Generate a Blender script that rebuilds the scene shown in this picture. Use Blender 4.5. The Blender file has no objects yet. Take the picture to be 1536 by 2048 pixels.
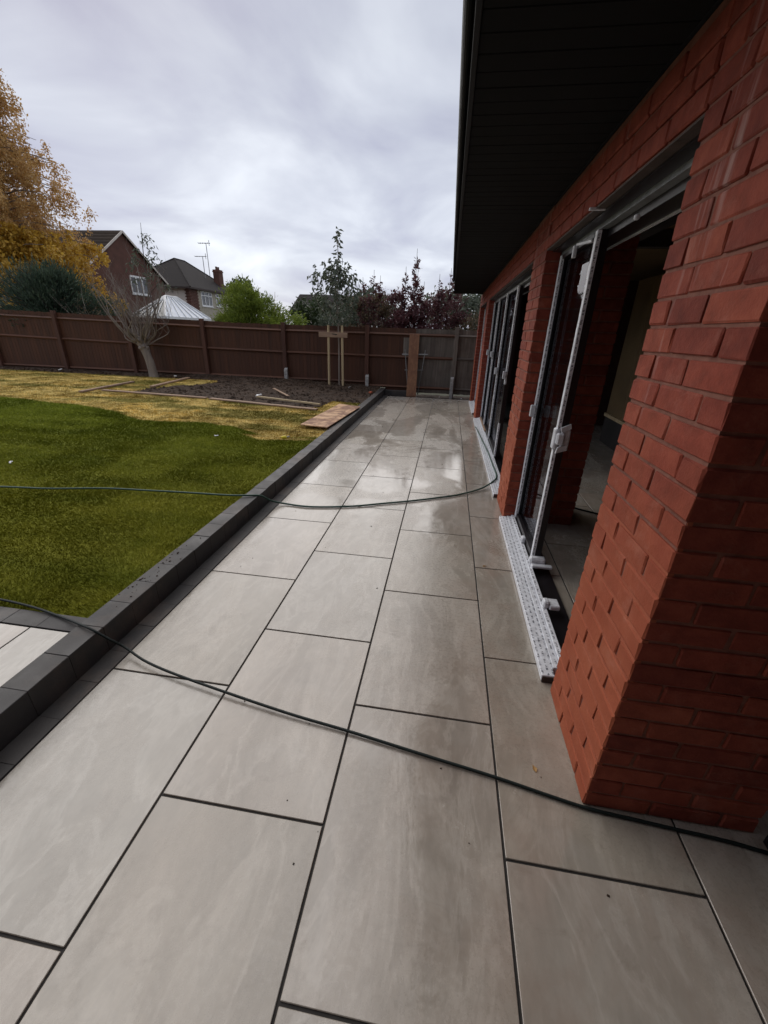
import bpy, math, random
import numpy as np
from mathutils import Vector, Matrix
random.seed(7); rng = np.random.default_rng(7)
S = bpy.context.scene
COL = S.collection
PI = math.pi

# ------------------------------------------------------------------ camera
CAM = Vector((0.8799, 0.0, 1.5391)); YAW, PITCH, ROLL, FPX = -0.1358, 0.4192, 0.0331, 812.5
fw = Vector((math.sin(YAW)*math.cos(PITCH), math.cos(YAW)*math.cos(PITCH), -math.sin(PITCH)))
ri = Vector((math.cos(YAW), -math.sin(YAW), 0)); up = ri.cross(fw)
ri2 = ri*math.cos(ROLL)+up*math.sin(ROLL); up2 = ri2.cross(fw)
cd = bpy.data.cameras.new('camera'); cam = bpy.data.objects.new('camera', cd); COL.objects.link(cam)
M = Matrix((ri2, up2, -fw)).transposed().to_4x4(); M.translation = CAM
cam.matrix_world = M
cd.sensor_fit = 'VERTICAL'; cd.sensor_height = 36; cd.sensor_width = 27; cd.lens = FPX/2048*36
cd.clip_start = .05; cd.clip_end = 2000
S.camera = cam
S.render.resolution_x, S.render.resolution_y = 768, 1024

# ------------------------------------------------------------------ light
SUN_EL, SUN_AZ = 37, -38        # degrees; azimuth from +Y towards +X
W = bpy.data.worlds.new('World'); S.world = W; W.use_nodes = True
nt = W.node_tree; nt.nodes.clear()
def nd(t, tree=None, **kw):
    n = (tree or nt).nodes.new(t)
    for k, v in kw.items(): setattr(n, k, v)
    return n
out = nd('ShaderNodeOutputWorld'); bg = nd('ShaderNodeBackground'); bg.inputs['Strength'].default_value = .1
sky = nd('ShaderNodeTexSky', sky_type='NISHITA'); sky.sun_disc = False
sky.sun_elevation = math.radians(SUN_EL); sky.sun_rotation = math.radians(SUN_AZ)
tc = nd('ShaderNodeTexCoord'); sep = nd('ShaderNodeSeparateXYZ'); nt.links.new(tc.outputs['Generated'], sep.inputs[0])
za = nd('ShaderNodeMath', operation='ABSOLUTE'); nt.links.new(sep.outputs['Z'], za.inputs[0])
zz = nd('ShaderNodeMath', operation='ADD'); nt.links.new(za.outputs[0], zz.inputs[0]); zz.inputs[1].default_value = .22
dx = nd('ShaderNodeMath', operation='DIVIDE'); nt.links.new(sep.outputs['X'], dx.inputs[0]); nt.links.new(zz.outputs[0], dx.inputs[1])
dy = nd('ShaderNodeMath', operation='DIVIDE'); nt.links.new(sep.outputs['Y'], dy.inputs[0]); nt.links.new(zz.outputs[0], dy.inputs[1])
cmb = nd('ShaderNodeCombineXYZ'); nt.links.new(dx.outputs[0], cmb.inputs[0]); nt.links.new(dy.outputs[0], cmb.inputs[1])
n1 = nd('ShaderNodeTexNoise'); n1.inputs['Scale'].default_value = 1.35; n1.inputs['Detail'].default_value = 6; n1.inputs['Roughness'].default_value = .5; n1.inputs['Distortion'].default_value = .35
nt.links.new(cmb.outputs[0], n1.inputs['Vector'])
cr = nd('ShaderNodeValToRGB'); e = cr.color_ramp.elements
e[0].position = .34; e[0].color = (4.0/10, 4.1/10, 5.25/10, 1)
e[1].position = .68; e[1].color = (7.8/10, 8.15/10, 8.8/10, 1)
m_ = e.new(.5); m_.color = (5.5/10, 5.75/10, 6.6/10, 1)
nt.links.new(n1.outputs['Fac'], cr.inputs[0])
sc = nd('ShaderNodeVectorMath', operation='SCALE'); sc.inputs['Scale'].default_value = 7.1
nt.links.new(cr.outputs[0], sc.inputs[0])
# the cloud layer is a little paler low down, all the way round
hzr = nd('ShaderNodeMapRange'); nt.links.new(za.outputs[0], hzr.inputs[0]); hzr.inputs[1].default_value = 0; hzr.inputs[2].default_value = .42; hzr.inputs[3].default_value = 1.18; hzr.inputs[4].default_value = .95
sc2 = nd('ShaderNodeVectorMath', operation='SCALE'); nt.links.new(sc.outputs[0], sc2.inputs[0]); nt.links.new(hzr.outputs[0], sc2.inputs['Scale'])
sc = sc2
mx = nd('ShaderNodeMix', data_type='RGBA'); mx.inputs['Factor'].default_value = .93
nt.links.new(sky.outputs[0], mx.inputs[6]); nt.links.new(sc.outputs[0], mx.inputs[7])
nt.links.new(mx.outputs[2], bg.inputs['Color']); nt.links.new(bg.outputs[0], out.inputs['Surface'])

sd = bpy.data.lights.new('sun', 'SUN'); sd.energy = 1.5; sd.angle = math.radians(84); sd.color = (1, .94, .86)
so = bpy.data.objects.new('sun', sd); COL.objects.link(so)
a, b = math.radians(SUN_EL), math.radians(SUN_AZ)
so.rotation_euler = Vector((math.sin(b)*math.cos(a), math.cos(b)*math.cos(a), math.sin(a))).to_track_quat('Z', 'Y').to_euler()
S.view_settings.view_transform = 'Standard'; S.view_settings.look = 'None'
S.view_settings.gamma = 1; S.view_settings.use_curve_mapping = False
S.view_settings.exposure = 0.64
S.render.engine = 'CYCLES'
try: S.cycles.max_bounces = 8; S.cycles.diffuse_bounces = 4; S.cycles.transparent_max_bounces = 12
except Exception: pass

# ------------------------------------------------------------------ helpers
def tag(o, label=None, cat=None, group=None, kind=None):
    if label: o['label'] = label
    if cat: o['category'] = cat
    if group: o['group'] = group
    if kind: o['kind'] = kind
    return o
def empty(name, loc=(0, 0, 0), rz=0, **k):
    o = bpy.data.objects.new(name, None); COL.objects.link(o); o.location = loc; o.rotation_euler[2] = rz
    o.empty_display_size = .1
    return tag(o, **k)
def link(name, me, parent=None, mat=None, loc=None, **k):
    o = bpy.data.objects.new(name, me); COL.objects.link(o)
    if mat and not me.materials: me.materials.append(mat)
    if parent: o.parent = parent
    if loc is not None: o.location = loc
    return tag(o, **k)
def raw(name, V, F, mat=None, smooth=False):
    me = bpy.data.meshes.new(name); me.from_pydata([tuple(v) for v in V], [], [tuple(f) for f in F])
    if mat: me.materials.append(mat)
    if smooth: me.polygons.foreach_set('use_smooth', [True]*len(me.polygons))
    me.update(); return me
class MB:
    """collects shapes into one mesh"""
    def __init__(s): s.V = []; s.F = []; s.MI = []
    def add(s, V, F, mi=0):
        n = len(s.V); s.V += [tuple(v) for v in V]; s.F += [tuple(i+n for i in f) for f in F]; s.MI += [mi]*len(F)
    def box(s, x0, x1, y0, y1, z0, z1, mi=0, bev=0):
        if bev:
            V, F = bevbox(x1-x0, y1-y0, z1-z0, bev)
            s.add([(v[0]+(x0+x1)/2, v[1]+(y0+y1)/2, v[2]+(z0+z1)/2) for v in V], F, mi); return
        V = [(x0,y0,z0),(x1,y0,z0),(x1,y1,z0),(x0,y1,z0),(x0,y0,z1),(x1,y0,z1),(x1,y1,z1),(x0,y1,z1)]
        s.add(V, [(0,3,2,1),(4,5,6,7),(0,1,5,4),(1,2,6,5),(2,3,7,6),(3,0,4,7)], mi)
    def obox(s, c, ax, ay, az, mi=0):
        """oriented box: centre, three half-axis vectors"""
        c = Vector(c); ax, ay, az = Vector(ax), Vector(ay), Vector(az); V = []
        for k in (-1, 1):
            for (i, j) in ((-1,-1),(1,-1),(1,1),(-1,1)): V.append(c+ax*i+ay*j+az*k)
        s.add(V, [(0,3,2,1),(4,5,6,7),(0,1,5,4),(1,2,6,5),(2,3,7,6),(3,0,4,7)], mi)
    def tube(s, P, R, n=8, mi=0, cap=True):
        P = [Vector(p) for p in P]
        if not hasattr(R, '__len__'): R = [R]*len(P)
        base = len(s.V); ref = None
        for i, p in enumerate(P):
            t = (P[min(i+1, len(P)-1)]-P[max(i-1, 0)]).normalized()
            if ref is None: ref = t.orthogonal().normalized()
            ref = (ref-t*ref.dot(t)).normalized(); q = t.cross(ref)
            for k in range(n):
                a = 2*PI*k/n; s.V.append(tuple(p+(ref*math.cos(a)+q*math.sin(a))*R[i]))
        for i in range(len(P)-1):
            for k in range(n):
                s.F.append((base+i*n+k, base+i*n+(k+1) % n, base+(i+1)*n+(k+1) % n, base+(i+1)*n+k)); s.MI.append(mi)
        if cap:
            s.F.append(tuple(base+k for k in reversed(range(n)))); s.MI.append(mi)
            s.F.append(tuple(base+(len(P)-1)*n+k for k in range(n))); s.MI.append(mi)
    def mesh(s, name, mats, smooth=False):
        me = raw(name, s.V, s.F)
        for m in (mats if isinstance(mats, (list, tuple)) else [mats]): me.materials.append(m)
        if any(s.MI): me.polygons.foreach_set('material_index', s.MI)
        if smooth: me.polygons.foreach_set('use_smooth', [True]*len(me.polygons))
        return me
    def build(s, name, mats, parent=None, smooth=False, **k):
        return link(name, s.mesh(name, mats, smooth), parent, **k)
def bevbox(lx, ly, lz, b):
    """box with one chamfer segment: 24 verts"""
    V = []; idx = {}
    for sx in (-1, 1):
        for sy in (-1, 1):
            for sz in (-1, 1):
                for ax in range(3):
                    p = [sx*(lx/2-b), sy*(ly/2-b), sz*(lz/2-b)]; p[ax] = (sx, sy, sz)[ax]*(lx, ly, lz)[ax]/2
                    idx[(sx, sy, sz, ax)] = len(V); V.append(tuple(p))
    F = []
    def q(*k): F.append([idx[i] for i in k])
    for ax in range(3):
        o = [i for i in range(3) if i != ax]
        for s_ in (-1, 1):
            c = []
            for (u, v) in ((-1,-1),(1,-1),(1,1),(-1,1)):
                t = [0,0,0]; t[ax] = s_; t[o[0]] = u; t[o[1]] = v; c.append((*t, ax))
            q(*c)
    for ax in range(3):            # edges parallel to ax
        o = [i for i in range(3) if i != ax]
        for u in (-1, 1):
            for v in (-1, 1):
                t0 = [0,0,0]; t1 = [0,0,0]; t0[ax] = -1; t1[ax] = 1
                for t in (t0, t1): t[o[0]] = u; t[o[1]] = v
                q((*t0, o[0]), (*t0, o[1]), (*t1, o[1]), (*t1, o[0]))
    for sx in (-1, 1):
        for sy in (-1, 1):
            for sz in (-1, 1): q((sx,sy,sz,0),(sx,sy,sz,1),(sx,sy,sz,2))
    # orient outwards
    out_ = []
    for f in F:
        p = [Vector(V[i]) for i in f]; n = (p[1]-p[0]).cross(p[2]-p[0]); c = sum(p, Vector())/len(p)
        out_.append(list(reversed(f)) if n.dot(c) < 0 else f)
    return V, out_
def smoothpath(P, n=8):
    """Catmull-Rom"""
    P = [Vector(p) for p in P]; Q = [P[0]*2-P[1]]+P+[P[-1]*2-P[-2]]; out_ = []
    for i in range(1, len(Q)-2):
        for k in range(n):
            t = k/n; a, b_, c, d = Q[i-1], Q[i], Q[i+1], Q[i+2]
            out_.append(.5*((2*b_)+(c-a)*t+(2*a-5*b_+4*c-d)*t*t+(3*b_-a-3*c+d)*t**3))
    out_.append(P[-1]); return out_

# ------------------------------------------------------------------ materials
class Mat:
    def __init__(s, name, base=(.5,.5,.5), rough=.6, **kw):
        s.m = bpy.data.materials.new(name); s.m.use_nodes = True; s.t = s.m.node_tree
        s.b = s.t.nodes['Principled BSDF']; s.set('Base Color', (*base, 1)); s.set('Roughness', rough)
        for k, v in kw.items(): s.set(k.replace('_', ' '), v)
        s._pos = None
    def set(s, k, v): s.b.inputs[k].default_value = v
    def n(s, t, **kw):
        n = s.t.nodes.new(t)
        for k, v in kw.items(): setattr(n, k, v)
        return n
    def l(s, a, b): s.t.links.new(a, b)
    def pos(s, scale=(1,1,1), obj=False, rand=False):
        if obj: src = s.n('ShaderNodeTexCoord').outputs['Object']
        else: src = s.n('ShaderNodeNewGeometry').outputs['Position']
        mp = s.n('ShaderNodeMapping'); mp.inputs['Scale'].default_value = scale; s.l(src, mp.inputs['Vector'])
        if rand:
            oi = s.n('ShaderNodeObjectInfo'); ml = s.n('ShaderNodeMath', operation='MULTIPLY'); ml.inputs[1].default_value = 57.
            s.l(oi.outputs['Random'], ml.inputs[0]); s.l(ml.outputs[0], mp.inputs['Location'])
        return mp.outputs[0]
    def noise(s, scale, detail=4, rough=.55, vec=None, dist=0):
        n = s.n('ShaderNodeTexNoise'); n.inputs['Scale'].default_value = scale; n.inputs['Detail'].default_value = detail
        n.inputs['Roughness'].default_value = rough; n.inputs['Distortion'].default_value = dist
        s.l(vec if vec else s.pos(), n.inputs['Vector']); return n.outputs['Fac']
    def ramp(s, f, stops):
        r = s.n('ShaderNodeValToRGB'); el = r.color_ramp.elements
        for i, (p, c) in enumerate(stops):
            c = (*c, 1) if hasattr(c, '__len__') else (c, c, c, 1)
            if i < 2: el[i].position = p; el[i].color = c
            else: k = el.new(p); k.color = c
        s.l(f, r.inputs[0]); return r.outputs[0]
    def mix(s, f, a, b, mode='MIX'):
        m = s.n('ShaderNodeMix', data_type='RGBA', blend_type=mode)
        for v, i in ((f, 0), (a, 6), (b, 7)):
            if hasattr(v, 'is_linked') or hasattr(v, 'links'): s.l(v, m.inputs[i])
            elif hasattr(v, '__len__'): m.inputs[i].default_value = (*v, 1)
            else: m.inputs[i].default_value = v
        return m.outputs[2]
    def math(s, op, a, b=0.5, c=None):
        m = s.n('ShaderNodeMath', operation=op)
        for v, i in ((a, 0), (b, 1), (c, 2)):
            if v is None: continue
            if hasattr(v, 'links'): s.l(v, m.inputs[i])
            else: m.inputs[i].default_value = v
        return m.outputs[0]
    def xyz(s, i, v=None):
        n = s.n('ShaderNodeSeparateXYZ'); s.l(v if v else s.n('ShaderNodeNewGeometry').outputs['Position'], n.inputs[0]); return n.outputs[i]
    def color(s, c): s.l(c, s.b.inputs['Base Color'])
    def roughness(s, c): s.l(c, s.b.inputs['Roughness'])
    def bump(s, f, strength=.3, dist=.01):
        b = s.n('ShaderNodeBump'); b.inputs['Strength'].default_value = strength; b.inputs['Distance'].default_value = dist
        s.l(f, b.inputs['Height']); s.l(b.outputs[0], s.b.inputs['Normal']); return b
    def rnd(s): return s.n('ShaderNodeObjectInfo').outputs['Random']

def simple(name, c, rough=.6, var=.25, sc=8, bump=0, metal=0, obj=False, **k):
    m = Mat(name, c, rough, Metallic=metal, **k)
    f = m.noise(sc, 5, vec=m.pos(obj=obj))
    m.color(m.ramp(f, [(.25, tuple(x*(1-var) for x in c)), (.75, tuple(min(1, x*(1+var)) for x in c))]))
    if bump: m.bump(m.noise(sc*6, 4), bump, .004)
    return m.m

# paving
def paving_mat(name, wet=True):
    m = Mat(name, (.42,.40,.37), .4)
    v = m.pos((1.0, .34, 1), rand=True)                       # veins run along Y
    v2 = m.pos((1, 1, 1), rand=True)
    big = m.noise(2.2, 5, .55, vec=v, dist=.5)
    col = m.ramp(big, [(.28, (.278,.252,.213)), (.72, (.43,.396,.342)), (.5, (.352,.322,.276))])
    vein = m.noise(5.0, 8, .64, vec=v, dist=.8)
    vf = m.ramp(vein, [(.46, 0.), (.58, 0.), (.5, 1.), (.53, .5)])
    col = m.mix(m.math('MULTIPLY', vf, .42), col, (.52,.49,.435))
    fine = m.noise(30, 6, .7, vec=v)
    col = m.mix(.18, col, m.ramp(fine, [(.3, .25), (.7, .75)]), 'OVERLAY')
    # per slab tint
    tint = m.ramp(m.rnd(), [(0, (.90,.87,.83)), (1, (1.0,1.0,1.0)), (.5, (.99,.95,.93))])
    col = m.mix(1., col, tint, 'MULTIPLY')
    # rusty brick-dust stain, strongest next to the brickwork
    x = m.xyz(0)
    mr = m.n('ShaderNodeMapRange'); m.l(x, mr.inputs[0]); mr.inputs[1].default_value = .75; mr.inputs[2].default_value = 1.55; mr.inputs[3].default_value = .12; mr.inputs[4].default_value = .7
    st = m.ramp(m.noise(2.6, 6, .62, vec=v2, dist=.6), [(.44, 0.), (.68, 1.)])
    col = m.mix(m.math('MULTIPLY', st, m.math('MULTIPLY', mr.outputs[0], .55)), col, (.27,.165,.115))
    # dirt near joints / scattered smudges
    sm = m.ramp(m.noise(6, 8, .72, vec=v2, dist=1.2), [(.57, 0.), (.74, 1.)])
    col = m.mix(m.math('MULTIPLY', sm, .48), col, (.20,.165,.13))
    # dried water marks and drag trails: thin contour lines of a slow noise
    wm = m.noise(1.7, 3, .5, vec=v2, dist=1.0)
    wl = m.ramp(wm, [(.485, 0.), (.515, 0.), (.499, 1.)])
    col = m.mix(m.math('MULTIPLY', wl, .10), col, (.15,.13,.11))
    # light cement haze
    hz_ = m.ramp(m.noise(3.3, 7, .68, vec=m.pos(), dist=.4), [(.50, 0.), (.70, 1.)])
    col = m.mix(m.math('MULTIPLY', hz_, .16), col, (.60,.57,.52))
    # wetness
    wv = m.pos((1.0, .55, 1))
    w1 = m.noise(1.15, 5, .55, vec=wv, dist=.8)
    wet_f = m.ramp(m.math('ADD', m.math('MULTIPLY', w1, .85), m.math('MULTIPLY', m.noise(9, 6, .7), .15)), [(.46, 0.), (.53, 1.)])
    col = m.mix(m.math('MULTIPLY', wet_f, .14), col, (.20,.185,.17), 'MIX')
    m.color(col)
    micro = m.noise(60, 4, .6)
    r = m.mix(wet_f, m.ramp(micro, [(.3, .22), (.7, .36)]), m.ramp(micro, [(.35, .06), (.75, .18)]))
    m.roughness(r)
    dry = m.math('SUBTRACT', 1., wet_f)
    h = m.math('MULTIPLY', m.noise(7, 8, .65, vec=v, dist=.5), m.math('MULTIPLY_ADD', dry, .7, .3))
    m.bump(h, .32, .004)
    m.set('IOR', 1.5); m.set('Specular IOR Level', 1.0)
    return m.m
M_slab = paving_mat('porcelain_paving')
M_grout = simple('dark_grout', (.022,.019,.017), .8, .4, 30)

def concrete_block(name, c):
    m = Mat(name, c, .62)
    f = m.noise(6, 6, .6, vec=m.pos(rand=True))
    col = m.ramp(f, [(.25, tuple(x*.7 for x in c)), (.8, tuple(x*1.35 for x in c))])
    col = m.mix(1., col, m.ramp(m.rnd(), [(0, (.82,.82,.85)), (1, (1.14,1.09,1.05))]), 'MULTIPLY')
    dirt = m.ramp(m.noise(2.2, 7, .68, vec=m.pos()), [(.52, 0.), (.72, 1.)])
    col = m.mix(m.math('MULTIPLY', dirt, .6), col, (.14,.10,.075))
    m.color(col); m.bump(m.noise(160, 3, .7), .35, .002); m.roughness(m.ramp(f, [(.3,.45),(.7,.7)]))
    return m.m
M_kerb = concrete_block('charcoal_concrete', (.040,.038,.037))
M_sett = concrete_block('dark_block_paving', (.034,.031,.030))

def brick_mat():
    m = Mat('red_brick', (.3,.07,.04), .82)
    v = m.pos(rand=True)
    f = m.noise(14, 7, .65, vec=v)
    col = m.ramp(f, [(.25, (.165,.034,.019)), (.8, (.36,.092,.052)), (.5, (.255,.054,.031))])
    col = m.mix(1., col, m.ramp(m.rnd(), [(0, (.70,.62,.66)), (1, (1.12,1.18,1.12)), (.55, (1.,.94,.94))]), 'MULTIPLY')
    # washed slurry on the lower outer face
    g = m.n('ShaderNodeNewGeometry').outputs['Position']
    z = m.xyz(2, g); x = m.xyz(0, g)
    zz_ = m.math('ADD', z, m.math('MULTIPLY', m.noise(4, 5), .7))
    mr = m.n('ShaderNodeMapRange'); m.l(zz_, mr.inputs[0]); mr.inputs[1].default_value = .95; mr.inputs[2].default_value = 1.75; mr.inputs[3].default_value = 1; mr.inputs[4].default_value = 0
    mx_ = m.n('ShaderNodeMapRange'); m.l(x, mx_.inputs[0]); mx_.inputs[1].default_value = 1.499; mx_.inputs[2].default_value = 1.503; mx_.inputs[3].default_value = 1; mx_.inputs[4].default_value = 0
    sl = m.math('MULTIPLY', m.math('MULTIPLY', mr.outputs[0], mx_.outputs[0]), .9)
    col = m.mix(sl, col, m.ramp(m.noise(5, 5), [(.3, (.30,.070,.030)), (.7, (.38,.105,.048))]))
    # lime runs
    lv = m.pos((9, 9, .8)); run = m.ramp(m.noise(1.6, 5, .6, vec=lv), [(.62, 0.), (.76, 1.)])
    up_ = m.ramp(m.math('MULTIPLY', z, .4), [(.40, 0.), (.56, 1.)])
    col = m.mix(m.math('MULTIPLY', m.math('MULTIPLY', run, up_), .38), col, (.62,.50,.46))
    eff = m.ramp(m.noise(5, 8, .78, vec=m.pos()), [(.54, 0.), (.76, 1.)])
    col = m.mix(m.math('MULTIPLY', eff, .42), col, (.40,.19,.14))
    m.color(col)
    h = m.math('ADD', m.noise(22, 6, .65, vec=v), m.math('MULTIPLY', m.noise(150, 3, .6, vec=v), .35))
    m.bump(h, .5, .007)
    m.set('Specular IOR Level', .3)
    return m.m
M_brick = brick_mat()
def mortar_mat():
    m = Mat('red_mortar', (.2,.07,.045), .9)
    f = m.noise(20, 5)
    col = m.ramp(f, [(.3, (.155,.056,.038)), (.7, (.26,.11,.076))])
    m.color(col); m.bump(m.noise(110, 4, .7), .5, .003); return m.m
M_mortar = mortar_mat()
def slurry_mat():
    m = Mat('mortar_slurry', (.36,.1,.05), .85)
    m.color(m.ramp(m.noise(6, 5), [(.3, (.29,.068,.030)), (.7, (.37,.100,.047))]))
    m.bump(m.noise(70, 5, .7), .5, .003); return m.m
M_slurry = slurry_mat()

M_black = simple('anthracite_trim', (.016,.017,.019), .5, .2, 5)
M_soffit = simple('dark_soffit_plastic', (.0065,.0066,.0066), .75, .15, 3, Specular_IOR_Level=.12)
M_fascia = simple('dark_fascia_metal', (.006,.006,.0065), .6, .2, 5, Specular_IOR_Level=.2)
M_frame = simple('dark_aluminium', (.012,.010,.012), .35, .2, 5)
def film_mat(name, lettering=True, dim=1.):
    """white protective film with rows of small dark print"""
    m = Mat(name, (.62,.64,.67), .38)
    p = m.n('ShaderNodeNewGeometry').outputs['Position']
    x = m.xyz(0, p); y = m.xyz(1, p); z = m.xyz(2, p)
    u = m.math('ADD', y, z)                     # runs along the profile, upright or lying
    base = m.ramp(m.noise(24, 5, .7), [(.3, tuple(c*dim for c in (.58,.59,.62))), (.62, tuple(c*dim for c in (.84,.86,.90)))])
    if lettering:
        cb = m.n('ShaderNodeCombineXYZ')
        m.l(m.math('MULTIPLY', u, 1.), cb.inputs[0]); m.l(m.math('ADD', x, m.math('MULTIPLY', u, .0)), cb.inputs[1])
        bt = m.n('ShaderNodeTexBrick'); bt.inputs['Scale'].default_value = 1.; bt.inputs['Brick Width'].default_value = .05
        bt.inputs['Row Height'].default_value = .026; bt.inputs['Mortar Size'].default_value = .0085; bt.inputs['Mortar Smooth'].default_value = .1
        bt.inputs['Color1'].default_value = (0,0,0,1); bt.inputs['Color2'].default_value = (0,0,0,1); bt.inputs['Mortar'].default_value = (1,1,1,1)
        m.l(cb.outputs[0], bt.inputs['Vector'])
        sp = m.n('ShaderNodeTexNoise'); sp.inputs['Scale'].default_value = 1.; sp.inputs['Detail'].default_value = 1
        c2 = m.n('ShaderNodeCombineXYZ'); m.l(m.math('MULTIPLY', u, 120.), c2.inputs[0]); m.l(m.math('MULTIPLY', x, 60.), c2.inputs[1])
        m.l(c2.outputs[0], sp.inputs['Vector'])
        ink = m.math('MULTIPLY', m.math('SUBTRACT', 1., bt.outputs['Color']), m.ramp(sp.outputs['Fac'], [(.46, 0.), (.52, 1.)]))
        base = m.mix(m.math('MULTIPLY', ink, .8), base, (.05,.055,.075))
    m.color(base)
    m.bump(m.noise(45, 5, .7, dist=.6), .5, .004)
    return m.m
M_film = film_mat('printed_protective_film')
M_tape = film_mat('clear_packing_tape', False, .9)
M_filmgrey = simple('grey_protective_film', (.20,.215,.22), .35, .35, 20, .4)
def glass_mat():
    m = bpy.data.materials.new('door_glass'); m.use_nodes = True; t = m.node_tree; t.nodes.clear()
    o = t.nodes.new('ShaderNodeOutputMaterial'); tr = t.nodes.new('ShaderNodeBsdfTransparent'); gl = t.nodes.new('ShaderNodeBsdfGlossy')
    tr.inputs[0].default_value = (.62,.64,.66,1); gl.inputs['Roughness'].default_value = .02; gl.inputs[0].default_value = (.9,.9,.95,1)
    fr = t.nodes.new('ShaderNodeFresnel'); fr.inputs[0].default_value = 1.52
    mu = t.nodes.new('ShaderNodeMath'); mu.operation = 'MULTIPLY'; mu.inputs[1].default_value = .4
    t.links.new(fr.outputs[0], mu.inputs[0])
    mi = t.nodes.new('ShaderNodeMixShader'); t.links.new(mu.outputs[0], mi.inputs[0]); t.links.new(tr.outputs[0], mi.inputs[1]); t.links.new(gl.outputs[0], mi.inputs[2])
    t.links.new(mi.outputs[0], o.inputs[0]); return m
M_glass = glass_mat()
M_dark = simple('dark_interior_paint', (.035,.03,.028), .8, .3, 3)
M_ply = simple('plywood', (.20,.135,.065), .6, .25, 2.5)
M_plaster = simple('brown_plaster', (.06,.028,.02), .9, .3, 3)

def wood(name, c1, c2, vert=True, rough=.75, sc=14, bump=.35, rand=True, extra=None):
    m = Mat(name, c1, rough)
    v = m.pos((1, 1, .06) if vert else (.06, 1, 1), rand=rand)
    f = m.noise(sc, 6, .65, vec=v, dist=.7)
    col = m.ramp(f, [(.3, c1), (.7, c2)])
    col = m.mix(1., col, m.ramp(m.rnd(), [(0, .8), (1, 1.15)]), 'MULTIPLY')
    if extra: col = extra(m, col)
    m.color(col); m.bump(f, bump, .004); return m.m
M_fence = wood('brown_stained_timber', (.048,.0165,.0062), (.084,.028,.0105))
M_rail = wood('brown_stained_rail', (.085,.036,.020), (.150,.068,.040), vert=False)
M_post = wood('brown_stained_post', (.055,.021,.012), (.10,.038,.022))
def weather(m, col):
    z = m.xyz(2); g = m.ramp(m.noise(3, 6, .6), [(.45, 0.), (.7, 1.)])
    return m.mix(m.math('MULTIPLY', g, .5), col, (.07,.045,.035))
M_fgrey = wood('weathered_bare_timber', (.085,.070,.058), (.20,.17,.14), extra=weather)
M_frail = wood('weathered_rail', (.10,.080,.066), (.21,.175,.145), vert=False)
def rusty(m, col):
    g = m.ramp(m.noise(9, 8, .75, dist=.6), [(.42, 0.), (.62, 1.)])
    return m.mix(m.math('MULTIPLY', g, .75), col, (.15,.062,.034))
M_plank = wood('rusty_scaffold_board', (.19,.080,.038), (.36,.18,.09), sc=11, extra=rusty)
def ply2(m, col):
    g = m.ramp(m.noise(3.5, 8, .75, dist=.5), [(.42, 0.), (.56, 1.)])
    return m.mix(m.math('MULTIPLY', g, .85), col, (.15,.060,.036))
M_sheet = wood('stained_plywood', (.48,.27,.14), (.72,.48,.29), vert=False, sc=6, extra=ply2)
M_stake = wood('pale_softwood', (.42,.31,.17), (.62,.49,.29))
M_lath = wood('muddy_timber', (.24,.15,.095), (.40,.27,.18), vert=False, sc=9)
M_bark = wood('grey_bark', (.14,.115,.095), (.30,.25,.21), sc=10, bump=.8)
M_barkd = wood('dark_bark', (.035,.024,.02), (.08,.055,.045), sc=12, bump=.8)
M_conc = simple('pale_concrete', (.36,.35,.33), .85, .35, 18, .5)
M_hose = Mat('green_hose', (.018,.065,.045), .5).m
M_cable = Mat('black_green_hose', (.008,.014,.013), .6, Specular_IOR_Level=.3).m
M_white = simple('white_plastic_scrap', (.75,.75,.75), .5, .1, 30)
M_yellow = simple('yellow_plastic', (.75,.60,.03), .4, .1, 30)
M_metal = simple('galvanised_steel', (.22,.22,.22), .4, .25, 20, metal=.7)

def soil_mat():
    m = Mat('dark_soil', (.04,.025,.018), .95)
    f = m.noise(5, 8, .7)
    m.color(m.ramp(f, [(.3, (.026,.014,.007)), (.75, (.090,.050,.026)), (.55, (.052,.029,.015))]))
    m.bump(m.noise(28, 8, .75), .9, .03); return m.m
M_soil = soil_mat()
def attr_mat(name, rough, spec=.3, trans=0):
    m = Mat(name, (.1,.1,.1), rough); a = m.n('ShaderNodeAttribute'); a.attribute_name = 'Col'
    m.color(a.outputs['Color']); m.set('Specular IOR Level', spec)
    return m
_lm = attr_mat('turf', .9, .15); _lm.bump(_lm.noise(60, 6, .8), .8, .02); M_lawn = _lm.m
M_blade = attr_mat('grass_blades', .9, .08).m

def leafmat(name, stops, rough=.5):
    m = Mat(name, stops[0], rough)
    f = m.noise(3.2, 3, .6); g = m.noise(37, 2, .6)
    s_ = m.math('ADD', m.math('MULTIPLY', f, .45), m.math('MULTIPLY', g, .55))
    n = len(stops); m.color(m.ramp(s_, [(.32+.36*i/(n-1), c) for i, c in enumerate(stops)]))
    m.set('Specular IOR Level', .35)
    # thin leaves let light through
    t = m.t; o = [x for x in t.nodes if x.type == 'OUTPUT_MATERIAL'][0]
    tl = m.n('ShaderNodeBsdfTranslucent'); m.l(m.b.inputs['Base Color'].links[0].from_socket, tl.inputs[0])
    mi = m.n('ShaderNodeMixShader'); mi.inputs[0].default_value = .35
    m.l(m.b.outputs[0], mi.inputs[1]); m.l(tl.outputs[0], mi.inputs[2]); m.l(mi.outputs[0], o.inputs[0])
    return m.m
L_gold = leafmat('golden_birch_leaves', [(.31,.17,.025), (.56,.34,.045), (.72,.50,.10)])
L_rust = leafmat('rusty_birch_leaves', [(.33,.18,.07), (.56,.34,.12), (.74,.54,.26)])
L_yew = leafmat('dark_conifer_needles', [(.022,.036,.024), (.048,.075,.050), (.12,.155,.10)])
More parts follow.
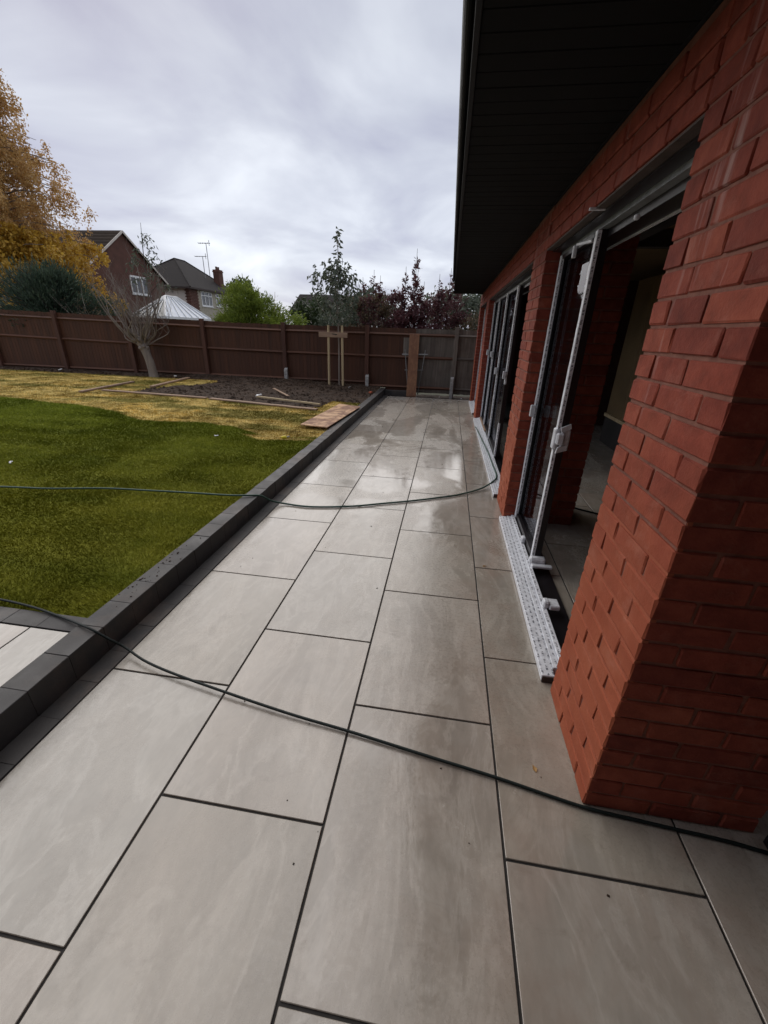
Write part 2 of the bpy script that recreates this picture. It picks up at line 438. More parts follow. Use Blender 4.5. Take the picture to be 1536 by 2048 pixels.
L_bamboo = leafmat('lime_bamboo_leaves', [(.085,.125,.018), (.19,.25,.035), (.36,.42,.08)])
L_sap = leafmat('grey_green_leaves', [(.045,.062,.042), (.095,.115,.08), (.18,.20,.14)])
L_plum = leafmat('purple_plum_leaves', [(.060,.022,.028), (.115,.042,.048), (.23,.105,.10)])
L_mixed = leafmat('bronze_green_leaves', [(.07,.055,.035), (.13,.10,.055), (.22,.12,.085)])
L_dark = leafmat('deep_green_leaves', [(.02,.032,.012), (.04,.06,.022), (.07,.095,.04)])

# ------------------------------------------------------------------ ground, lawn
gm = MB(); gm.add([(-600,-300,-.16),(600,-300,-.16),(600,900,-.16),(-600,900,-.16)], [(0,1,2,3)])
gm.build('ground', simple('rough_ground', (.05,.05,.025), .95, .4, .6), kind='structure')

BX = [-30,-7.6,-5.77,-4.42,-3.9,-2.88,-2.3,-1.61,-.86]; BY = [7.3,6.88,6.70,6.25,6.05,6.10,5.75,5.30,5.48]
def hz(x, y):
    """height of the garden: level by the kerb, rising a little towards the fence"""
    t = np.clip((y-5)/6., 0, 1); t = t*t*(3-2*t)
    return .125+.085*t*np.clip((-x-.9)/2.5, 0, 1)
def vnoise(x, y, s, seed=0):
    r = np.random.default_rng(seed).random((64, 64)); u = x*s; v = y*s; i = np.floor(u).astype(int); j = np.floor(v).astype(int)
    fu = u-i; fv = v-j; fu = fu*fu*(3-2*fu); fv = fv*fv*(3-2*fv)
    g = lambda a, b: r[a % 64, b % 64]
    return (g(i,j)*(1-fu)+g(i+1,j)*fu)*(1-fv)+(g(i,j+1)*(1-fu)+g(i+1,j+1)*fu)*fv
def fbm(x, y, s, seed=0): return sum(vnoise(x, y, s*2**k, seed+k)*.5**k for k in range(4))/1.875
def straw_mask(x, y):
    yb = np.interp(x, BX, BY)+.55*(vnoise(x*.55, np.floor(y/.42)*3.1, 1.0, 5)-.5)+.06*(fbm(x, y, 8, 6)-.5)
    return np.clip((y-yb)/.06+.5, 0, 1)
def bed_front(x):
    return np.interp(x, [-5.9,-5.0,-3.9,-1.75,-1.55,-1.5,-.8], [8.28,8.2,7.98,7.72,7.9,8.62,8.75])
def bed_left(y): return np.interp(y, [8.2,8.87,9.6,10.17,10.5,10.85,11.4], [-5.9,-5.80,-5.3,-4.95,-5.1,-30,-30])
def in_bed(x, y): return (y > bed_front(x)) & (x > bed_left(y))
def turf_col(x, y):
    s = straw_mask(x, y)
    n = fbm(x, y, 1.1, 11); n2 = fbm(x*.6, y*2.2, 2.2, 21); n3 = fbm(x, y, 6, 31)
    g1 = np.array([.125,.142,.010]); g2 = np.array([.235,.230,.024]); g3 = np.array([.108,.160,.013])
    t = np.clip((n*.3+n2*.4+n3*.3-.28)/.44, 0, 1)[..., None]
    far = np.clip((y-3)/4, 0, 1)[..., None]
    g = g1*(1-t)+g2*t; g = g*(1-.6*far)+(g3*(.75+.6*t))*.6*far
    s1 = np.array([.22,.155,.030]); s2 = np.array([.74,.56,.20]); s0 = np.array([.12,.125,.018])
    t2 = np.clip((n3*.6+n2*.4-.28)/.42, 0, 1)[..., None]
    st = s1*(1-t2)+s2*t2
    gr = np.clip((.50-fbm(x*.8, y*2.2, 1.3, 41))/.12, 0, 1)[..., None]
    st = st*(1-.65*gr)+s0*.65*gr
    row = (np.abs(((y+.15*vnoise(x, y, .7, 3)) % .42)-.21) > .195)[..., None]      # seams of the turf rolls
    st = np.where(row, st*.55, st)
    return g*(1-s[..., None])+st*s[..., None]
def set_col(me, cols):
    a_ = me.color_attributes.new('Col', 'FLOAT_COLOR', 'POINT')
    c = np.ones((len(cols), 4), np.float32); c[:, :3] = cols; a_.data.foreach_set('color', c.ravel())
def grid_mesh(name, xs, ys, zf, mat):
    X, Y = np.meshgrid(xs, ys); Z = zf(X, Y); nx, ny = len(xs), len(ys)
    V = np.stack([X, Y, Z], -1).reshape(-1, 3)
    i = np.arange(nx-1)[None, :]+np.arange(ny-1)[:, None]*nx
    F = np.stack([i, i+1, i+1+nx, i+nx], -1).reshape(-1, 4)
    me = bpy.data.meshes.new(name); me.vertices.add(len(V)); me.vertices.foreach_set('co', V.astype(np.float32).ravel())
    me.loops.add(F.size); me.loops.foreach_set('vertex_index', F.astype(np.int32).ravel())
    me.polygons.add(len(F)); me.polygons.foreach_set('loop_start', np.arange(0, F.size, 4, dtype=np.int32))
    me.update(calc_edges=True); me.polygons.foreach_set('use_smooth', [True]*len(F)); me.materials.append(mat)
    return me, V
KX0, KX1, KZ = -.842, -.712, .142
xs = np.concatenate([np.linspace(-34, -12, 30), np.linspace(-11.95, KX0, 230)]); ys = np.concatenate([np.linspace(1.462, 11.28, 230)])
def lawn_z(X, Y):
    z = hz(X, Y)-.012+.012*(fbm(X, Y, 1.6, 2)-.5)
    return z-np.where(in_bed(X, Y), .06, 0)
me, V = grid_mesh('lawn', xs, ys, lawn_z, M_lawn); set_col(me, turf_col(V[:, 0], V[:, 1]))
link('lawn', me, kind='structure')
# garden soil beyond the fence and under the lawn edge
me, V = grid_mesh('soil_bed', np.linspace(-6.2, KX0-.002, 260), np.linspace(7.5, 11.3, 180),
    lambda X, Y: hz(X, Y)-.012+np.where(in_bed(X, Y), .0, -.12)+.055*(fbm(X, Y, 3.5, 71)-.5)+.05*(fbm(X, Y, 9, 77)-.5)+.05*np.clip((Y-10.2)/.8, 0, 1), M_soil)
link('soil_bed', me, kind='structure')
me, V = grid_mesh('soil_strip', np.linspace(-34, -4.8, 260), np.linspace(10.8, 11.3, 16),
    lambda X, Y: hz(X, Y)+.0+.05*(fbm(X, Y, 4, 91)-.5)+np.where(Y < 10.9, -.05, 0), M_soil)
link('soil_strip', me, kind='structure')
me, V = grid_mesh('soil_verge', np.linspace(KX1-.13, 2.2, 90), np.linspace(10.757, 11.6, 26),
    lambda X, Y: -.035+.05*(fbm(X, Y, 6, 92)-.5), M_soil)
link('soil_verge', me, kind='structure')

def tri_mesh(name, V, mat, cols=None, quads=False):
    k = 4 if quads else 3; n = len(V)//k
    me = bpy.data.meshes.new(name); me.vertices.add(len(V)); me.vertices.foreach_set('co', V.astype(np.float32).ravel())
    me.loops.add(len(V)); me.loops.foreach_set('vertex_index', np.arange(len(V), dtype=np.int32))
    me.polygons.add(n); me.polygons.foreach_set('loop_start', np.arange(0, len(V), k, dtype=np.int32))
    me.update(calc_edges=True); me.materials.append(mat)
    if cols is not None: set_col(me, np.repeat(cols, k, 0))
    return me
# grass blades: dense near the camera, thinning with distance
def blades(N, x0, x1, y0, y1, straw=None):
    x = rng.uniform(x0, x1, N); y = rng.uniform(y0, y1, N)
    d = np.hypot(x-.88, y); keep = rng.random(N) < np.clip((2.6/d)**1.2, 0, 1)
    x, y, d = x[keep], y[keep], d[keep]
    s = straw_mask(x, y) > .5; ok = ~in_bed(x, y) & (x < KX0+.014*(rng.random(len(x))**3))
    if straw is not None: ok &= (s == straw)
    x, y, d, s = x[ok], y[ok], d[ok], s[ok]; n = len(x)
    h = rng.uniform(.008, .020, n)*(1+.25*s)*(.6+.8*fbm(x, y, 3, 15)); w = rng.uniform(.0013, .0026, n)*np.clip(d/2.6, 1, 3.4)
    a_ = rng.uniform(0, 2*PI, n); lean = rng.uniform(.1, 1.6, n)*h
    la = rng.normal(0, .9, n)+2.5*vnoise(x, y, 1.3, 61)*PI
    z = lawn_z(x, y)-.001
    p0 = np.stack([x-np.cos(a_)*w, y-np.sin(a_)*w, z], -1); p1 = np.stack([x+np.cos(a_)*w, y+np.sin(a_)*w, z], -1)
    p2 = np.stack([x+np.cos(la)*lean, y+np.sin(la)*lean, z+h], -1)
    c = turf_col(x, y)*rng.uniform(.85, 1.22, (n, 1))*np.array([1.05, 1.05, 1.0])
    yel = rng.random(n) < .02; c[yel] = c[yel]*.5+np.array([.20,.17,.05])*.5
    return np.stack([p0, p1, p2], 1).reshape(-1, 3), c
V_, C_ = blades(1700000, -9.5, KX0+.014, 1.455, 7.6, False)
link('green_grass', tri_mesh('green_grass', V_, M_blade, C_), label='short green grass of the newly laid lawn beside the kerb', cat='grass', kind='stuff')
V_, C_ = blades(900000, -12.5, KX0, 5.1, 10.9, True)
link('yellowed_grass', tri_mesh('yellowed_grass', V_, M_blade, C_), label='yellowed straw coloured turf between green lawn and soil bed', cat='grass', kind='stuff')

# soil clods and stones
def clods(name, n, fx, size, mat, label, cat):
    V = []; F = []
    base = [(-1,-1,-.6),(1,-.8,-.6),(.9,1,-.6),(-.9,.9,-.6),(-.5,-.5,.6),(.5,-.4,.7),(.4,.6,.5),(-.5,.4,.65)]
    FF = [(4,5,6,7),(0,1,5,4),(1,2,6,5),(2,3,7,6),(3,0,4,7)]
    for _ in range(n):
        x, y, z = fx(); s_ = size*random.lognormvariate(0, .5); a_ = random.uniform(0, 6.3); k = len(V)
        for v in base:
            vx, vy, vz = [c*random.uniform(.7, 1.3)*s_ for c in v]
            V.append((x+vx*math.cos(a_)-vy*math.sin(a_), y+vx*math.sin(a_)+vy*math.cos(a_), z+vz*.8))
        F += [tuple(i+k for i in f) for f in FF]
    link(name, raw(name, V, F, mat), label=label, cat=cat, kind='stuff')
def bedpt():
    while True:
        x = random.uniform(-6.3, KX0-.02); y = random.uniform(7.6, 11.2)
        if random.random() < .3: y = random.uniform(10.2, 11.25)
        if in_bed(np.array([x]), np.array([y]))[0]: return x, y, float(hz(np.array(x), np.array(y)))+.05*max(0, min(1, (y-10.2)/.8))
clods('soil_clods', 3000, bedpt, .011, M_soil, 'loose dark clods of earth on the planting bed', 'soil')
clods('mulch', 900, lambda: (random.uniform(-14, -5), random.uniform(10.85, 11.25), .21), .018, M_soil, 'loose earth along the foot of the fence', 'soil')

# ------------------------------------------------------------------ paving
pav = empty('paving', (0, 0, 0), kind='structure')
SW, SL, GAP, ST = .6, .9, .0085, .02
YEND = 10.755
yo = {-1: .39, 0: .795, 1: .39, 2: .7965}
def off(c): return .39 if c % 2 else .795
slab_cache = {}
def slab_mesh(w, l):
    k = (round(w, 3), round(l, 3))
    if k not in slab_cache:
        V, F = bevbox(w-GAP, l-GAP, ST, .0016); slab_cache[k] = raw('paving_slab', V, F, M_slab)
    return slab_cache[k]
def lay(c, y0, y1, x0=None, x1=None, base=0, parent=pav, name='paving_slab', o=None):
    xa = c*SW if x0 is None else x0; xb = (c+1)*SW if x1 is None else x1
    o_ = off(c) if o is None else o
    k = math.floor((y0-o_)/SL)
    while o_+k*SL < y1:
        a_, b_ = max(y0, o_+k*SL), min(y1, o_+(k+1)*SL); k += 1
        if b_-a_ < .03: continue
        link(name, slab_mesh(xb-xa, b_-a_), parent, loc=((xa+xb)/2, (a_+b_)/2, base-ST/2+random.uniform(-.0006, .0006)))
for c in (-1, 0, 1): lay(c, -1.6, YEND)
lay(2, -1.6, YEND)
for c in (3, 4, 5, 6): lay(c, -1.6, 8.4)
g = MB(); g.box(-.6, 4.35, -1.62, YEND, -.10, -.0055); g.build('grout', M_grout, pav)
# flush dark edging blocks and the raised kerb
sv, sf = bevbox(.108-.003, .2-.0008, .06, .0012); sm = raw('edging_block', sv, sf, M_sett)
edg = empty('block_edging', (-.657, 0, 0), kind='structure')
y = -1.6
while y < 11.0:
    link('edging_block', sm, edg, loc=(0, y+.1, -.031+random.uniform(-.001, .001))); y += .2
kerb = empty('kerb', (-.777, 0, 0), kind='structure')
def jbox(name, lx, ly, lz, b, j, mat, smooth=False):
    V, F = bevbox(lx, ly, lz, b); V = [(v[0]+random.uniform(-j, j), v[1]+random.uniform(-j, j), v[2]+random.uniform(-j, j)) for v in V]
    return raw(name, V, F, mat)
kms = [jbox('kerb_block', .13, .2-.0006, .242, .0022, .0006, M_kerb) for _ in range(4)]
y = -1.6; i = 0
while y < 11.05:
    link('kerb_block', kms[i % 4], kerb, loc=(random.uniform(-.0015, .0015), y+.1, KZ-.121+random.uniform(-.0015, .0015))); y += .2; i += 1
for k in range(4):
    o = link('kerb_block', kms[k], kerb, loc=(.165+.2*k, 11.02, KZ-.145)); o.rotation_euler[2] = PI/2
g = MB(); g.box(KX0+.004, -.602, -1.6, 11.0, -.12, -.006); g.build('mortar_bed', M_grout, edg, loc=(.657, 0, 0))
# raised patio on the left with its own edging course
rp = empty('raised_paving', (0, 0, 0), kind='structure')
for xa, xb in ((-1.07, KX0-.004), (-1.67, -1.07), (-2.27, -1.67), (-2.87, -2.27), (-3.47, -2.87), (-4.07, -3.47)):
    lay(0, -1.6, 1.35, xa, xb, .132, rp, o=.45)
g = MB(); g.box(-4.1, KX0-.002, -1.6, 1.352, -.1, .1265); g.build('grout', M_grout, rp)
tv, tf = bevbox(.2-.0015, .106, .06, .0015); tm = raw('edging_block', tv, tf, M_sett)
x = KX0-.006
while x > -6:
    link('edging_block', tm, rp, loc=(x-.1, 1.408, .132-.03+random.uniform(-.001, .001))); x -= .2

# ------------------------------------------------------------------ the brick building
XW = 1.4957
HEAD, SOF = 2.10, 2.352
house = empty('brick_extension', (1.8, 5, 0), label='long single storey red brick extension with black eaves and open sliding doors on the right', cat='building')
HL = Vector((1.8, 5, 0))
def hp(x, y, z): return (x-HL.x, y-HL.y, z-HL.z)
def hbuild(mb, name, mat, parent=house, **k):
    o = mb.build(name, mat, parent, **k)
    if parent is house: o.location = -HL
    return o
specs = []                 # (priority, pier index, centre, size)
def course_y(k, L):        # pieces along Y for course k
    a_ = [.1025, .215, L-.1025-.215-.02]
    return a_ if k % 2 == 0 else [.215, .1025, L-.1025-.215-.02]
piers = [(1.01, 1.523, XW, 2.055), (3.485, 3.998, XW, 2.09), (8.20, 8.715, XW, 2.05), (10.40, 10.74, XW, 2.05)]
D = .1025
pier_objs = []
for pi_, (y0, y1, x0, x1) in enumerate(piers):
    p = MB(); r = .011
    r = .006; p.box(x0+r, x1-r, y0+r, y1-r, 0, SOF)
    po = hbuild(p, 'brick_pier', M_mortar, label=['nearest brick pier, its lower outer face smeared with mortar', 'second brick pier between the two wide door openings', 'third brick pier before the far doors', 'end brick pier next to the fence'][pi_])
    pier_objs.append(po)
    L = y1-y0; WX = x1-x0
    for k in range(31):
        zc = .0375+k*.075
        lz = .065 if k < 30 else .065
        # outer face (-X): pieces along Y ; front face (-Y): pieces along X
        if k % 2 == 0:      # corner brick lies along X: header on outer face, stretcher on front
            lens = [D, .215, L-D-.215-.02]; xl = [.215, .215, WX-.43-.02]
        else:
            lens = [.215, L-.215-D-.02, D]; xl = [D, .215, WX-D-.215-.02]
        yy = y0
        for i, l_ in enumerate(lens):
            if i == 0:
                sx = .215 if k % 2 == 0 else D; sy = D if k % 2 == 0 else .215
                specs.append((pi_, 0, (x0+sx/2, y0+sy/2, zc), (sx, sy, lz)))
            else:
                specs.append((pi_, 1, (x0+D/2, yy+l_/2, zc), (D, l_, lz)))
            yy += l_+.01
        xx = x0
        for i, l_ in enumerate(xl):
            if i > 0: specs.append((pi_, 1, (xx+l_/2, y0+D/2, zc), (l_, D, lz)))
            xx += l_+.01
        # hidden sides (far and inner face)
        xx = x0+D+.01; 
        while xx < x1-.03:
            l_ = min(.215, x1-xx)
            specs.append((pi_, 2, (xx+l_/2, y1-D/2, zc), (l_, D, lz))); xx += l_+.01
        yy = y0+D+.01
        while yy < y1-D-.03:
            l_ = min(.215, y1-D-.01-yy)
            specs.append((pi_, 2, (x1-D/2, yy+l_/2, zc), (D, l_, lz))); yy += l_+.01
# courses above the openings
for (ya, yb) in ((1.523, 3.485), (3.998, 8.20), (8.715, 10.40)):
    for k in (28, 29, 30):
        yy = ya+.01-(.1125 if k % 2 else 0)
        while yy < yb-.02:
            a_ = max(yy, ya+.01); l_ = min(yy+.215, yb-.01)-a_
            if l_ > .03: specs.append((9, 2, (XW+D/2, a_+l_/2, .0375+k*.075), (D, l_, .065)))
            yy += .225
lint = MB()
for (ya, yb) in ((1.523, 3.485), (3.998, 8.20), (8.715, 10.40)): lint.box(XW+.011, XW+D, ya, yb, HEAD-.004, SOF)
hbuild(lint, 'wall_head', M_mortar)
# soldier plate under the wall head
pl = MB()
for (ya, yb) in ((1.523, 3.485), (3.998, 8.20), (8.715, 10.40)): pl.box(XW+.003, XW+.12, ya+.002, yb-.002, HEAD-.012, HEAD-.005)
hbuild(pl, 'steel_lintel', M_barkd)
brick_cache = {}
def brick_mesh(sz, var):
    k = (tuple(round(s_, 3) for s_ in sz), var)
    if k not in brick_cache:
        V, F = bevbox(*sz, random.uniform(.003, .0052))
        jj = .0019
        V = [(v[0]+random.uniform(-jj, jj), v[1]+random.uniform(-jj, jj), v[2]+random.uniform(-jj*.9, jj*.9)) for v in V]
        brick_cache[k] = raw('brick', V, F, M_brick)
    return brick_cache[k]
made = 0; rest = {}
specs.sort(key=lambda s_: (s_[1] == 2, s_[0]))
for pi_, vis, c, sz in specs:
    j = [random.uniform(-.0016, .0016) for _ in range(3)]
    low = pi_ == 0 and c[2] < 1.2 and c[0]-sz[0]/2 < XW+.01
    if low: j[0] *= .4
    if vis < 2 and pi_ < 2 and made < 300:
        par = pier_objs[pi_]
        link('brick', brick_mesh(sz, random.randint(0, 5)), par, loc=(c[0]+j[0], c[1]+j[1], c[2])); made += 1
    else:
        m_ = rest.setdefault(pi_, MB()); V, F = bevbox(*sz, .005)
        m_.add([(v[0]+c[0]+j[0]+random.uniform(-.0018, .0018), v[1]+c[1]+j[1]+random.uniform(-.0018, .0018), v[2]+c[2]+random.uniform(-.0018, .0018)) for v in V], F)
for k, m_ in rest.items():
    if k == 9: hbuild(m_, 'brickwork', M_brick, kind='stuff')
    else: m_.build('brickwork', M_brick, pier_objs[k], kind='stuff')
# slurry filling the lower bed joints of the nearest pier's outer face flush (perpends left open)
sl = MB()
for pi_, top in ((0, 15), (1, 9)):
    y0, y1 = piers[pi_][:2]
    for k in range(top):
        n = 14
        for i in range(n):
            ya, yb = y0+.004+(y1-y0-.008)*i/n, y0+.004+(y1-y0-.008)*(i+1)/n
            d = .0024+random.uniform(0, .0010)+.0009*max(0, k-(9 if pi_ == 0 else 5))
            sl.box(XW+d, XW+.02, ya, yb+.0005, k*.075+.062, (k+1)*.075+.004)
sl_o = hbuild(sl, 'mortar_smear', M_slurry, kind='stuff')
# small unseen return wall by the near doors, so that the place holds together from the side
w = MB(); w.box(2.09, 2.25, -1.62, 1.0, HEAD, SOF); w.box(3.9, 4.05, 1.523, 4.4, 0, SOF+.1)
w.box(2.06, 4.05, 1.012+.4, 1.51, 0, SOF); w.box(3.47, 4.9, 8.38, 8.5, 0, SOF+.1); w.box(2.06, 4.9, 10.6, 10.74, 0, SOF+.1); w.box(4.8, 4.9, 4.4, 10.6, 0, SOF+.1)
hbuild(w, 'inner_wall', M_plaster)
w = MB(); w.box(1.62, 4.9, 1.523, 10.6, 2.44, 2.47); hbuild(w, 'ceiling', M_ply)
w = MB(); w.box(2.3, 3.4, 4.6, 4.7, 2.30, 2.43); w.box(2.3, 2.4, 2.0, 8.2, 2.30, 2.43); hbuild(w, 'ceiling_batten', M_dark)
# eaves: soffit boards, fascia, gutter, flat roof
sof = hbuild(MB(), 'soffit', M_soffit) if False else empty('soffit', (0, 0, 0)); sof.parent = house; sof.location = -HL
EX0, EX1 = .868, XW-.002
sfm = [jbox('soffit_board', EX1-EX0-.02, .0965, .010, .002, .0004, M_soffit) for _ in range(3)]
y = -1.6; i = 0
while y < 10.28:
    link('soffit_board', sfm[i % 3], sof, loc=((EX0+EX1)/2+.01, y+.05, SOF+.006+random.uniform(-.0006, .0006))); y += .1; i += 1
w = MB(); w.box(EX0+.02, EX1+.02, -1.6, 10.28, SOF+.012, SOF+.03); w.build('soffit_backing', M_black, sof)
w = MB(); w.box(EX0, EX0+.02, -1.6, 10.29, SOF-.012, SOF+.24, bev=.002); w.box(EX0, EX1+.6, 10.29, 10.31, SOF-.012, SOF+.24, bev=.002)
hbuild(w, 'fascia', M_fascia)
w = MB(); P = []
for yy in (-1.6, 10.30):
    P.append([(EX0-.025+.022*math.cos(t), yy, SOF+.235+.030*math.sin(t)) for t in np.linspace(PI, 2*PI, 9)])
n = 9; w.add(P[0]+P[1], [(i, i+1, i+1+n, i+n) for i in range(n-1)]); hbuild(w, 'gutter', M_fascia)
w = MB(); w.box(EX0-.004, 5.2, -1.7, 10.75, SOF+.245, SOF+.30); hbuild(w, 'flat_roof', simple('roof_felt', (.03,.03,.032), .9, .3, 4))
w = MB(); w.box(EX1+.01, 5.0, -1.6, 10.7, SOF+.11, SOF+.24); hbuild(w, 'roof_deck', M_black)

# sills and frames of the three sliding door sets
def sill(y0, y1, parent):
    s_ = MB()
    s_.box(1.462, 1.525, y0+.005, y1-.003, .004, .040, bev=.003)
    s_.box(1.526, 1.560, y0+.06, y1-.003, .004, .046, bev=.002)
    s_.box(1.562, 1.590, y0+.06, y1-.003, .004, .058, bev=.002)
    n = int((y1-y0)/.12)
    for i in range(n):           # wrinkles and lapped strips of film
        yy = random.uniform(y0+.02, y1-.1); s_.box(1.466+random.uniform(0, .03), 1.49+random.uniform(0, .03), yy, yy+random.uniform(.03, .08), .0385+i*.00001, .0406+random.uniform(0, .0012))
    o = hbuild(s_, 'door_sill', M_film, parent)
    c = MB(); c.box(1.464, 1.522, y0-.002, y0+.004, .002, .036); c.build('sill_end', M_barkd, o)
    t = MB(); t.box(1.592, 1.72, y0+.004, y1-.004, .001, .018); t.build('inner_track', M_frame, o)
    return o
def upright(parent, y, z0, z1, x=1.592, name='door_stile', wy=.045, depth=.085, film=((0, 9),)):
    s_ = MB(); s_.box(x+.002, x+depth, y, y+wy+.015, z0, z1, bev=.002); o = s_.build(name, M_frame, parent)
    for (a_, b_) in film:
        f = MB(); za_, zb_ = max(z0+.002, a_), min(z1-.002, b_)
        k = max(1, int((zb_-za_)/.22)); zs = np.linspace(za_, zb_, k+1)
        for i in range(k):
            jt = random.uniform(-.0012, .0012)
            f.box(x-.002+jt, x+.001, y-.003, y+wy, zs[i], zs[i+1]-.001); f.box(x-.001, x+.020, y-.004+jt, y-.001, zs[i], zs[i+1]-.001)
        f.build('protective_film', M_film, o)
    return o
def handle(parent, y, z, x=1.585, wrap=False):
    s_ = MB()
    if wrap:
        s_.box(x+.002, x+.050, y-.040, y-.001, z-.035, z+.04, bev=.010); s_.box(x-.008, x+.015, y-.012, y+.045, z-.07, z+.06, bev=.006)
        s_.box(x+.03, x+.085, y-.016, y-.001, z-.075, z+.06, bev=.007); s_.obox((x+.045, y-.02, z-.06), (.03,.006,.01), (0,.008,0), (.004,0,.02)); s_.obox((x+.05, y-.02, z+.07), (.028,.004,.012), (0,.006,0), (-.004,0,.014))
        return s_.build('wrapped_handle', M_tape, parent)
    s_.box(x-.034, x+.004, y-.028, y+.0, z-.045, z+.045, bev=.005); s_.box(x-.004, x+.002, y-.03, y+.03, z-.02, z+.02)
    return s_.build('door_handle', M_tape, parent)
def door_set(y0, y1, label): 
    r = empty('door_frame', (0, 0, 0)); r.parent = house; r.location = -HL; r['label'] = label
    h = MB(); h.box(1.600, 1.640, y0+.004, y1-.004, 2.055, HEAD-.0135); h.build('head_frame_film', M_filmgrey, r)
    h = MB(); h.box(1.642, 1.74, y0+.004, y1-.004, 2.02, HEAD+.03); h.box(1.54, 1.60, y0+.004, y1-.004, 2.078, HEAD-.0135); h.build('head_track', M_frame, r)
    h = MB(); h.box(1.7405, 1.752, y0+.004, y1-.004, 2.012, 2.022); h.build('head_bead', M_tape, r)
    return r
d1 = door_set(1.523, 3.485, 'near sliding door frame standing half open'); d1s = sill(1.575, 3.484, d1)
d2 = door_set(3.998, 8.20, 'wide middle sliding door frame'); sill(4.03, 8.19, d2)
d3 = door_set(8.715, 10.40, 'far door frame'); sill(8.74, 10.39, d3)
for ob in list(bpy.data.objects):
    if ob.name.startswith('door_sill'): ob.location = (0, 0, 0)
def leaf(parent, ya, yb, x=1.592, film=((0, 9),), glass=True, far=True):
    lf = empty('sliding_leaf', (0, 0, 0)); lf.parent = parent
    return lf
# sub-parts must not go deeper than thing > part > sub-part, so stiles and panes hang on the frame itself
def upr(parent, y, film=((0, 9),), name='door_stile', x=1.592, wy=.045, depth=.06, z0=.06, z1=2.055):
    s_ = MB(); s_.box(x+.002, x+depth, y, y+wy+.015, z0, z1, 0, .002)
    for (a_, b_) in film:
        za_, zb_ = max(z0+.002, a_), min(z1-.002, b_)
        k = max(1, int((zb_-za_)/.22)); zs = np.linspace(za_, zb_, k+1)
        for i in range(k):
            jt = random.uniform(-.001, .001)
            s_.box(x-.002+jt, x+.001, y-.003, y+wy, zs[i], zs[i+1]-.001, 1); s_.box(x-.001, x+.018, y-.005+jt, y-.001, zs[i], zs[i+1]-.001, 1)
    return s_.build(name, [M_frame, M_film], parent)
def pane(parent, ya, yb, x=1.625):
    s_ = MB(); s_.box(x, x+.024, ya, yb, .10, 2.03)
    s_.build('glass_pane', M_glass, parent)
    for z0, z1 in ((.06, .10), (2.0295, 2.055)):
        b_ = MB(); b_.box(x-.028, x+.03, ya, yb, z0, z1, bev=.002); b_.build('door_rail', M_frame, parent)
upr(d1, 3.425, name='door_jamb', wy=.04); upr(d1, 2.66, depth=.062, wy=.034)
pane(d1, 2.735, 3.42)
handle(d1, 3.40, 1.0); handle(d1, 2.655, .955, wrap=True)
for yy in (2.10, 2.93): 
    s_ = MB(); s_.box(1.566, 1.60, yy, yy+.055, .058, .105, bev=.008); s_.box(1.60, 1.66, yy-.01, yy+.075, .056, .088, bev=.006); s_.build('film_wrapped_block', M_tape, d1)
s_ = MB(); s_.box(1.572, 1.68, 2.60, 2.655, .06, .115, bev=.012); s_.box(1.58, 1.72, 2.56, 2.60, .058, .08, bev=.006); s_.build('tape_wad', M_tape, d1)
s_ = MB(); s_.box(1.578, 1.60, 3.06, 3.085, 1.985, 2.052, bev=.003); s_.obox((1.60, 2.90, 2.035), (.012,0,0), (0,.16,.018), (0,-.001,.006)); s_.build('film_strip', M_tape, d1)
s_ = MB(); s_.box(1.47, 1.56, 2.42, 2.437, 2.083, 2.095, bev=.002); s_.box(1.605, 1.625, 2.20, 2.222, 2.0, 2.022, bev=.005); s_.build('fixing_clip', M_tape, d1)
# middle doors
upr(d2, 8.13, name='door_jamb'); 
upr(d2, 5.40, film=((0, .50), (.98, 9))); upr(d2, 6.38); upr(d2, 7.36)
for a_, b_ in ((5.47, 6.37), (6.45, 7.35), (7.43, 8.12)): pane(d2, a_, b_)
handle(d2, 5.39, 1.09); handle(d2, 6.37, 1.06); handle(d2, 7.35, 1.24); handle(d2, 8.12, 1.24)
s_ = MB(); s_.box(1.575, 1.61, 6.9, 8.1, .058, .085, bev=.004); s_.build('timber_packer', M_lath, d2)
# far doors
upr(d3, 10.33, name='door_jamb'); upr(d3, 9.55); upr(d3, 8.73, name='door_jamb')
pane(d3, 8.80, 9.54); pane(d3, 9.62, 10.32); handle(d3, 9.54, 1.28, wrap=False)
s_ = MB(); s_.box(1.56, 1.66, 9.50, 9.58, 1.24, 1.31, bev=.01); s_.build('lock_wrap', M_tape, d3)
# near doors, only their sill end reaches the picture
d4 = empty('door_frame', (0, 0, 0)); d4.parent = house; d4.location = -HL; d4['label'] = 'near door frame of which only the sill end shows'
s_ = MB(); s_.box(2.075, 2.16, -1.6, .985, .045, .085, bev=.004); s_.build('door_sill', M_tape, d4)
s_ = MB(); s_.box(2.07, 2.18, -1.6, .99, .002, .044, bev=.004); s_.box(2.085, 2.16, .93, .985, .085, 2.09, bev=.002); s_.box(2.085, 2.16, -1.6, .93, 2.0, 2.09, bev=.002); s_.build('frame_profile', M_frame, d4)

